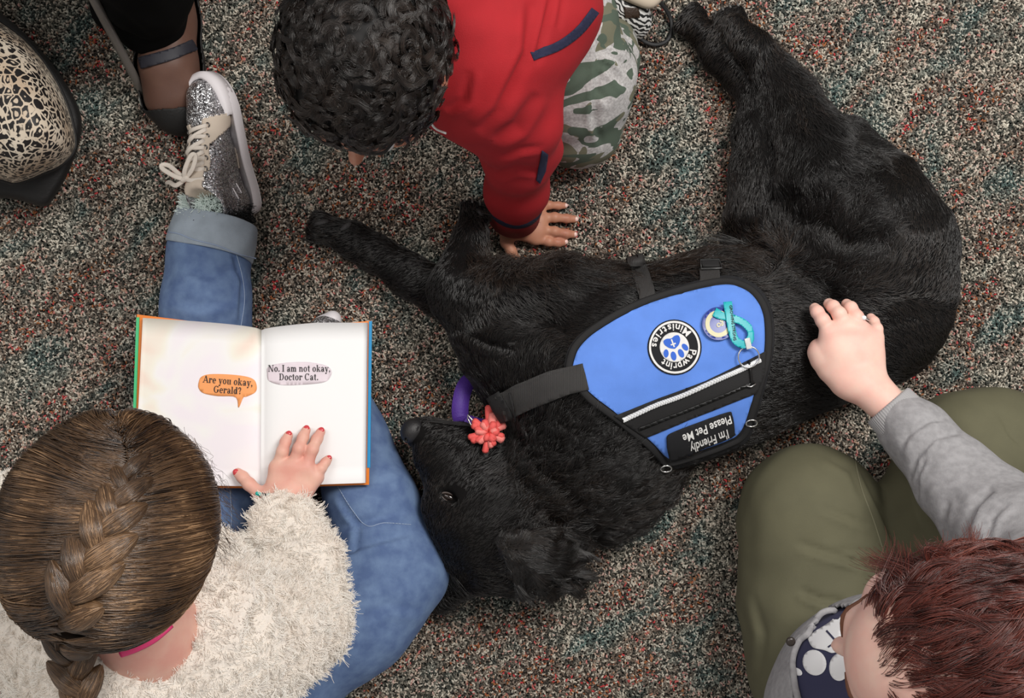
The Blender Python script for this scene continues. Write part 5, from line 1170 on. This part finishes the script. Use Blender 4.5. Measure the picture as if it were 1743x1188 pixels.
ribk = mat('grey_rib', (.38, .37, .375), .9); _t = N(ribk, 'ShaderNodeTexCoord')
a_, b_ = P(1548, 728, .243), P(1512, 690, .233)
ad = (b_ - a_) / np.linalg.norm(b_ - a_); s1 = np.cross(ad, [0, 0, 1]); s1 /= np.linalg.norm(s1); s2 = np.cross(s1, ad); n = 180; V = []
for t, r in [(-.2, .036), (0, .0385), (.5, .0375), (.95, .0365), (1.03, .035), (1.0, .031), (.6, .030)]:
    for j in range(n):
        an = 2 * PI * j / n; rr = r + (.0007 if j % 3 else -.0004); V.append(a_ + ad * np.linalg.norm(b_ - a_) * t + (s1 * math.cos(an) + s2 * math.sin(an) * .88) * rr)
mesh('ribbed_cuff', V, [(i * n + (j + 1) % n, i * n + j, (i + 1) * n + j, (i + 1) * n + (j + 1) % n) for i in range(6) for j in range(n)], ribk, se, 'ribbed grey cuff')
# hair
HW = WH + WM @ np.array([0, -.022, .026]); HWr = (.094, .104, .100)
wcap, QV, QF = organic('hair', [('e', HW, WM, HWr, None, .02, False), CW(WH + WM @ np.array([.03, -.05, -.05]), WH + WM @ np.array([.0, -.06, -.10]), .06, .05, .04), CW(WH + WM @ np.array([-.03, -.05, -.05]), WH + WM @ np.array([0, -.06, -.10]), .06, .05, .04),
    ('e', WH + WM @ np.array([0, .100, -.020]), WM, (.062, .052, .082), None, .015, True)], .0042, mat('auburn_cap', (.045, .012, .008), .6), woman, 'wavy auburn hair')
QN = vnorm(QV, QF); p_, n_ = roots(QV, QF, 40000, QN, seed=31); ok = n_[:, 2] > -.5; p_, n_ = p_[ok], n_[ok]; nn = len(p_)
front = HW + WM @ np.array([.0, .085, .055]); t_ = p_ - front; t_ -= n_ * (t_ * n_).sum(1)[:, None]; t_ /= np.linalg.norm(t_, axis=1)[:, None] + 1e-6
cell = np.floor(p_ / .013).astype(int) @ np.array([1, 911, 7919]); _, first, inv = np.unique(cell, return_index=True, return_inverse=True); inv = inv.ravel(); cph = rng.uniform(0, 6, inv.max() + 1)[inv]; cs_ = rng.normal(0, .35, inv.max() + 1)[inv]
sd_ = np.cross(n_, t_); Lh = rng.uniform(.05, .085, nn); k = 9; out = np.zeros((nn, k, 3))
for i in range(k):
    s_ = i / (k - 1); wv = np.sin(cph + s_ * 5.5) * .006 * s_ ** .7
    a_ = p_ + t_ * (Lh * s_)[:, None] + sd_ * (wv + cs_ * Lh * s_ * s_)[:, None]
    rr_ = np.linalg.norm((p_ - HW) @ WM / np.array(HWr), axis=1); far = np.clip((rr_ - 1.05) / .1, 0, 1)[:, None]
    out[:, i] = far * (a_ + n_ * .004) + (1 - far) * proj_out(a_, HW, WM, HWr, .0015 + .010 * math.sin(PI * min(s_ * 1.05, 1)) * (.5 + .5 * np.cos(cph * 2)) + .002 * np.cos(cph + s_ * 5) + rng.uniform(0, .002, nn))[0]
ww = (np.linspace(0, 1, k) * .55)[None, :, None]; out = out * (1 - ww) + out[first][inv] * ww
aub = hairmat('auburn_hair', (.022, .005, .004), (.125, .024, .015), .34, .6, (.23, .065, .042), 12)
strands('hair_strands', out, .00030, .00012, aub, wcap)
# tufts at the forehead and top
nt = 60; tb = []
for i in range(nt):
    if i < 24: a = P(1530 + rng.uniform(-15, 25), 1005 + rng.uniform(-10, 15), .83); e = P(1500 + rng.uniform(-10, 60), 955 + rng.uniform(-20, 40), .80)
    else: a = P(1640 + rng.uniform(-60, 100), 975 + rng.uniform(-5, 30), .83); e = a + np.array([rng.uniform(-.035, .035), rng.uniform(.012, .032), rng.uniform(-.03, -.01)])
    c = rng.uniform(-1, 1); d = (e - a); s_ = np.array([-d[1], d[0], 0])
    for _ in range(30):
        j = rng.normal(0, .0032, 3); tb.append([a + j * .5 + d * t + s_ * (.7 * c * math.sin(t * 4.6)) + [0, 0, .008 * math.sin(PI * t)] + j * t for t in np.linspace(0, 1, 8)])
strands('hair_tufts', np.array(tb), .00024, .0001, aub, wcap)

# ================================================================== LEOPARD BAG, CHAIR, SEATED ADULT'S FOOT
leo = mat('leopard_print', (.7, .6, .45), .5, spec=.4, bump=.2, bscale=500, bdist=.0004)
_t = N(leo, 'ShaderNodeTexCoord'); mpl = N(leo, 'ShaderNodeMapping'); mpl.inputs['Scale'].default_value = (1, .78, 1); L(leo, _t.outputs['Object'], mpl.inputs['Vector'])
nd = noise(leo, 60, mpl.outputs[0], 2); vm = N(leo, 'ShaderNodeVectorMath', operation='MULTIPLY_ADD'); vm.inputs[1].default_value = (.012, .012, .012); L(leo, nd.outputs['Color'], vm.inputs[0]); L(leo, mpl.outputs[0], vm.inputs[2])
vo = N(leo, 'ShaderNodeTexVoronoi'); vo.inputs['Scale'].default_value = 84; L(leo, vm.outputs[0], vo.inputs['Vector'])
ed = N(leo, 'ShaderNodeTexVoronoi', feature='DISTANCE_TO_EDGE'); ed.inputs['Scale'].default_value = 84; L(leo, vm.outputs[0], ed.inputs['Vector'])
n3 = noise(leo, 95, mpl.outputs[0], 1)
er_ = ramp(leo, ed.outputs[0], [(.075, (0, 0, 0)), (.10, (1, 1, 1))]); cr_ = ramp(leo, vo.outputs['Distance'], [(.16, (0, 0, 0)), (.20, (1, 1, 1))]); nr_ = ramp(leo, n3.outputs[0], [(.36, (0, 0, 0)), (.42, (1, 1, 1))])
q1 = N(leo, 'ShaderNodeMath', operation='MULTIPLY'); q2 = N(leo, 'ShaderNodeMath', operation='MULTIPLY'); L(leo, er_.outputs[0], q1.inputs[0]); L(leo, cr_.outputs[0], q1.inputs[1]); L(leo, q1.outputs[0], q2.inputs[0]); L(leo, nr_.outputs[0], q2.inputs[1])
bs_ = noise(leo, 12, _t.outputs['Object'], 2); br_ = ramp(leo, bs_.outputs[0], [(.35, (.50, .38, .27)), (.65, (.74, .66, .54))]); mxl = N(leo, 'ShaderNodeMix', data_type='RGBA'); mxl.inputs[7].default_value = (.012, .010, .010, 1)
L(leo, q2.outputs[0], mxl.inputs[0]); L(leo, br_.outputs[0], mxl.inputs[6]); L(leo, mxl.outputs[2], BS(leo).inputs['Base Color'])
blk = mat('black_leather', (.007, .0065, .0065), .65, bump=.3, bscale=300)
bag = thing('handbag', 'leopard print handbag with black trim standing on the carpet', 'bag', P(20, 200, 0))
def dome(name, outl, levels, m, parent, label=None, n=72):
    o = smooth_path(list(outl) + [outl[0]], n + 1)[:-1]; c = o.mean(0); V = []
    for z_, s_ in levels: V += [P(*(c + (p - c) * s_), z_) for p in o]
    F = [(i * n + (j + 1) % n, i * n + j, (i + 1) * n + j, (i + 1) * n + (j + 1) % n) for i in range(len(levels) - 1) for j in range(n)]
    F += [tuple(range(n)), tuple(range((len(levels) - 1) * n, len(levels) * n))[::-1]]
    return mesh(name, V, F, m, parent, label), o, c
dome('base_panel', [(-120, 40), (-60, -20), (0, 20), (60, 75), (108, 135), (136, 190), (137, 235), (118, 290), (96, 330), (75, 352), (30, 340), (-40, 330), (-120, 300)], [(.002, .95), (.006, 1), (.055, 1), (.075, .97), (.085, .9)], blk, bag, 'black leather base and trim')
lo_ = [(-110, 50), (-50, 5), (0, 38), (45, 72), (85, 122), (113, 178), (127, 232), (124, 258), (104, 280), (70, 296), (28, 311), (0, 305), (-50, 300), (-110, 280)]
lb, lo2, lc = dome('leopard_body', lo_, [(.06, .93), (.09, .985), (.12, 1), (.15, .985), (.19, .91), (.225, .78), (.25, .60), (.268, .38), (.275, .15), (.276, .02)], leo, bag, 'leopard print body panel')
tube('edge_trim', [P(*(lc + (p - lc) * 1.01), .115) for p in lo2], .0028, blk, bag, 'black edge piping', cyclic=True)
sp = [P(*(lc + (p - lc) * .985), .131) for p in smooth_path(lo_[6:12], 110)]
organic('stitching', [CW(sp[i], sp[i + 1] * .6 + sp[i] * .4, .0006, .0006, .0002) for i in range(0, 108, 2)], .0006, whitet, bag, 'white saddle stitching', sm=0, kind='stuff')
for dy in (0,): tube('handle', smooth_path([P(-150, 80, .26), P(-175, 130, .40), P(-175, 200, .40), P(-150, 250, .26)], 20), .006, blk, bag, 'black carrying handle')

chair = thing('chair', 'grey metal chair, one leg with a pale plastic glide by the black shoe', 'chair', P(249, 170, 0))
stl = mat('grey_painted_steel', (.20, .185, .17), .35, metal=.3)
ft = P(249, 169, .012); tp_ = P(60, -190, .42)
tube('leg', [ft + (tp_ - ft) * t for t in (0, .02, .5, 1)], .0068, stl, chair)
organic('foot_glide', [C(250, 173, .010, .0115, 247, 168, .016, .010, .003)], .0015, mat('pale_plastic', (.55, .56, .52), .35), chair, 'pale plastic foot glide')
off = [(-.44, .02), (-.40, .44), (.02, .42)]
for ox, oy in off: tube('leg', [ft + np.array([ox, oy, 0]), tp_ + np.array([ox * .8, oy * .8, 0])], .0078, stl, chair)
cs = tp_ + np.array([-.17, .17, .02]); organic('seat', [('e', cs, np.eye(3), (.24, .24, .028), None, .01, False)], .008, mat('grey_upholstery', (.08, .08, .09), .9), chair)

dskin = skin('sitter_skin', (.135, .070, .050), (.11, .055, .040))
adult = thing('seated_adult', 'seated person showing one foot in a black strapped flat shoe and black trousers', 'person', P(285, 60, 0))
ap = chain([(288, -40, .055, .034), (288, 40, .060, .037), (287, 110, .055, .041), (296, 165, .036, .040), (306, 192, .026, .030)], .02) + chain([(270, 10, .08, .036), (240, -60, .20, .042), (170, -230, .44, .055)], .03)
ap += [C(288 + d_, 165, .03, .014, 296 + d_ * .9, 196 - abs(d_) * .25, .016, .011, .008) for d_ in (-24, -10, 4, 18, 30)]
AV, AF = sdf_mesh(ap, .0036, .003, 2); mesh('body', AV, AF, dskin, adult)
def cen(v): return np.interp(v, [-40, 40, 110, 165, 215], [288, 288, 287, 296, 308])
def wid(v): return np.interp(v, [-40, 40, 110, 165, 200, 215], [30, 33, 38, 36, 30, 24])
fp_ = chain([(288, -40, .045, .040), (288, 40, .045, .042), (288, 110, .038, .047), (297, 165, .032, .044), (309, 189, .030, .036)], .02)
FV, FF = sdf_mesh(fp_, .003, .002, 2)
shoe = shell('flat_shoe', FV, FF, lambda c: (c[:, 2] < .044) | (px(c)[:, 1] > 183 - (px(c)[:, 0] - 300) * .1), .0005, blk, adult, 'black strapped flat shoe', .0022)
ABv = bvh_of(AV, AF)
patch('shoe_strap', ribbon_poly(smooth_path([(240, 108), (265, 101), (295, 92), (330, 76)], 12), 19), ABv, .0018, mat('navy_black_leather', (.014, .014, .022), .6), shoe, 'dark strap across the instep', 4, .002, 1)
tr = chain([(262, 20, .10, .050), (245, -30, .17, .066), (200, -150, .34, .085), (150, -300, .46, .10)], .03) + [C(205, 10, .11, .045, 240, 48, .085, .030, .03), C(250, 48, .09, .032, 268, 42, .09, .028, .02)]
organic('trouser_leg', tr, .005, mat('black_trouser', (.003, .003, .003), .95, spec=.1), adult, 'black trouser leg', fold=[([(170, 5), (220, 40), (255, 70)], 8, .004)], lumps=(.001, 60, 12))
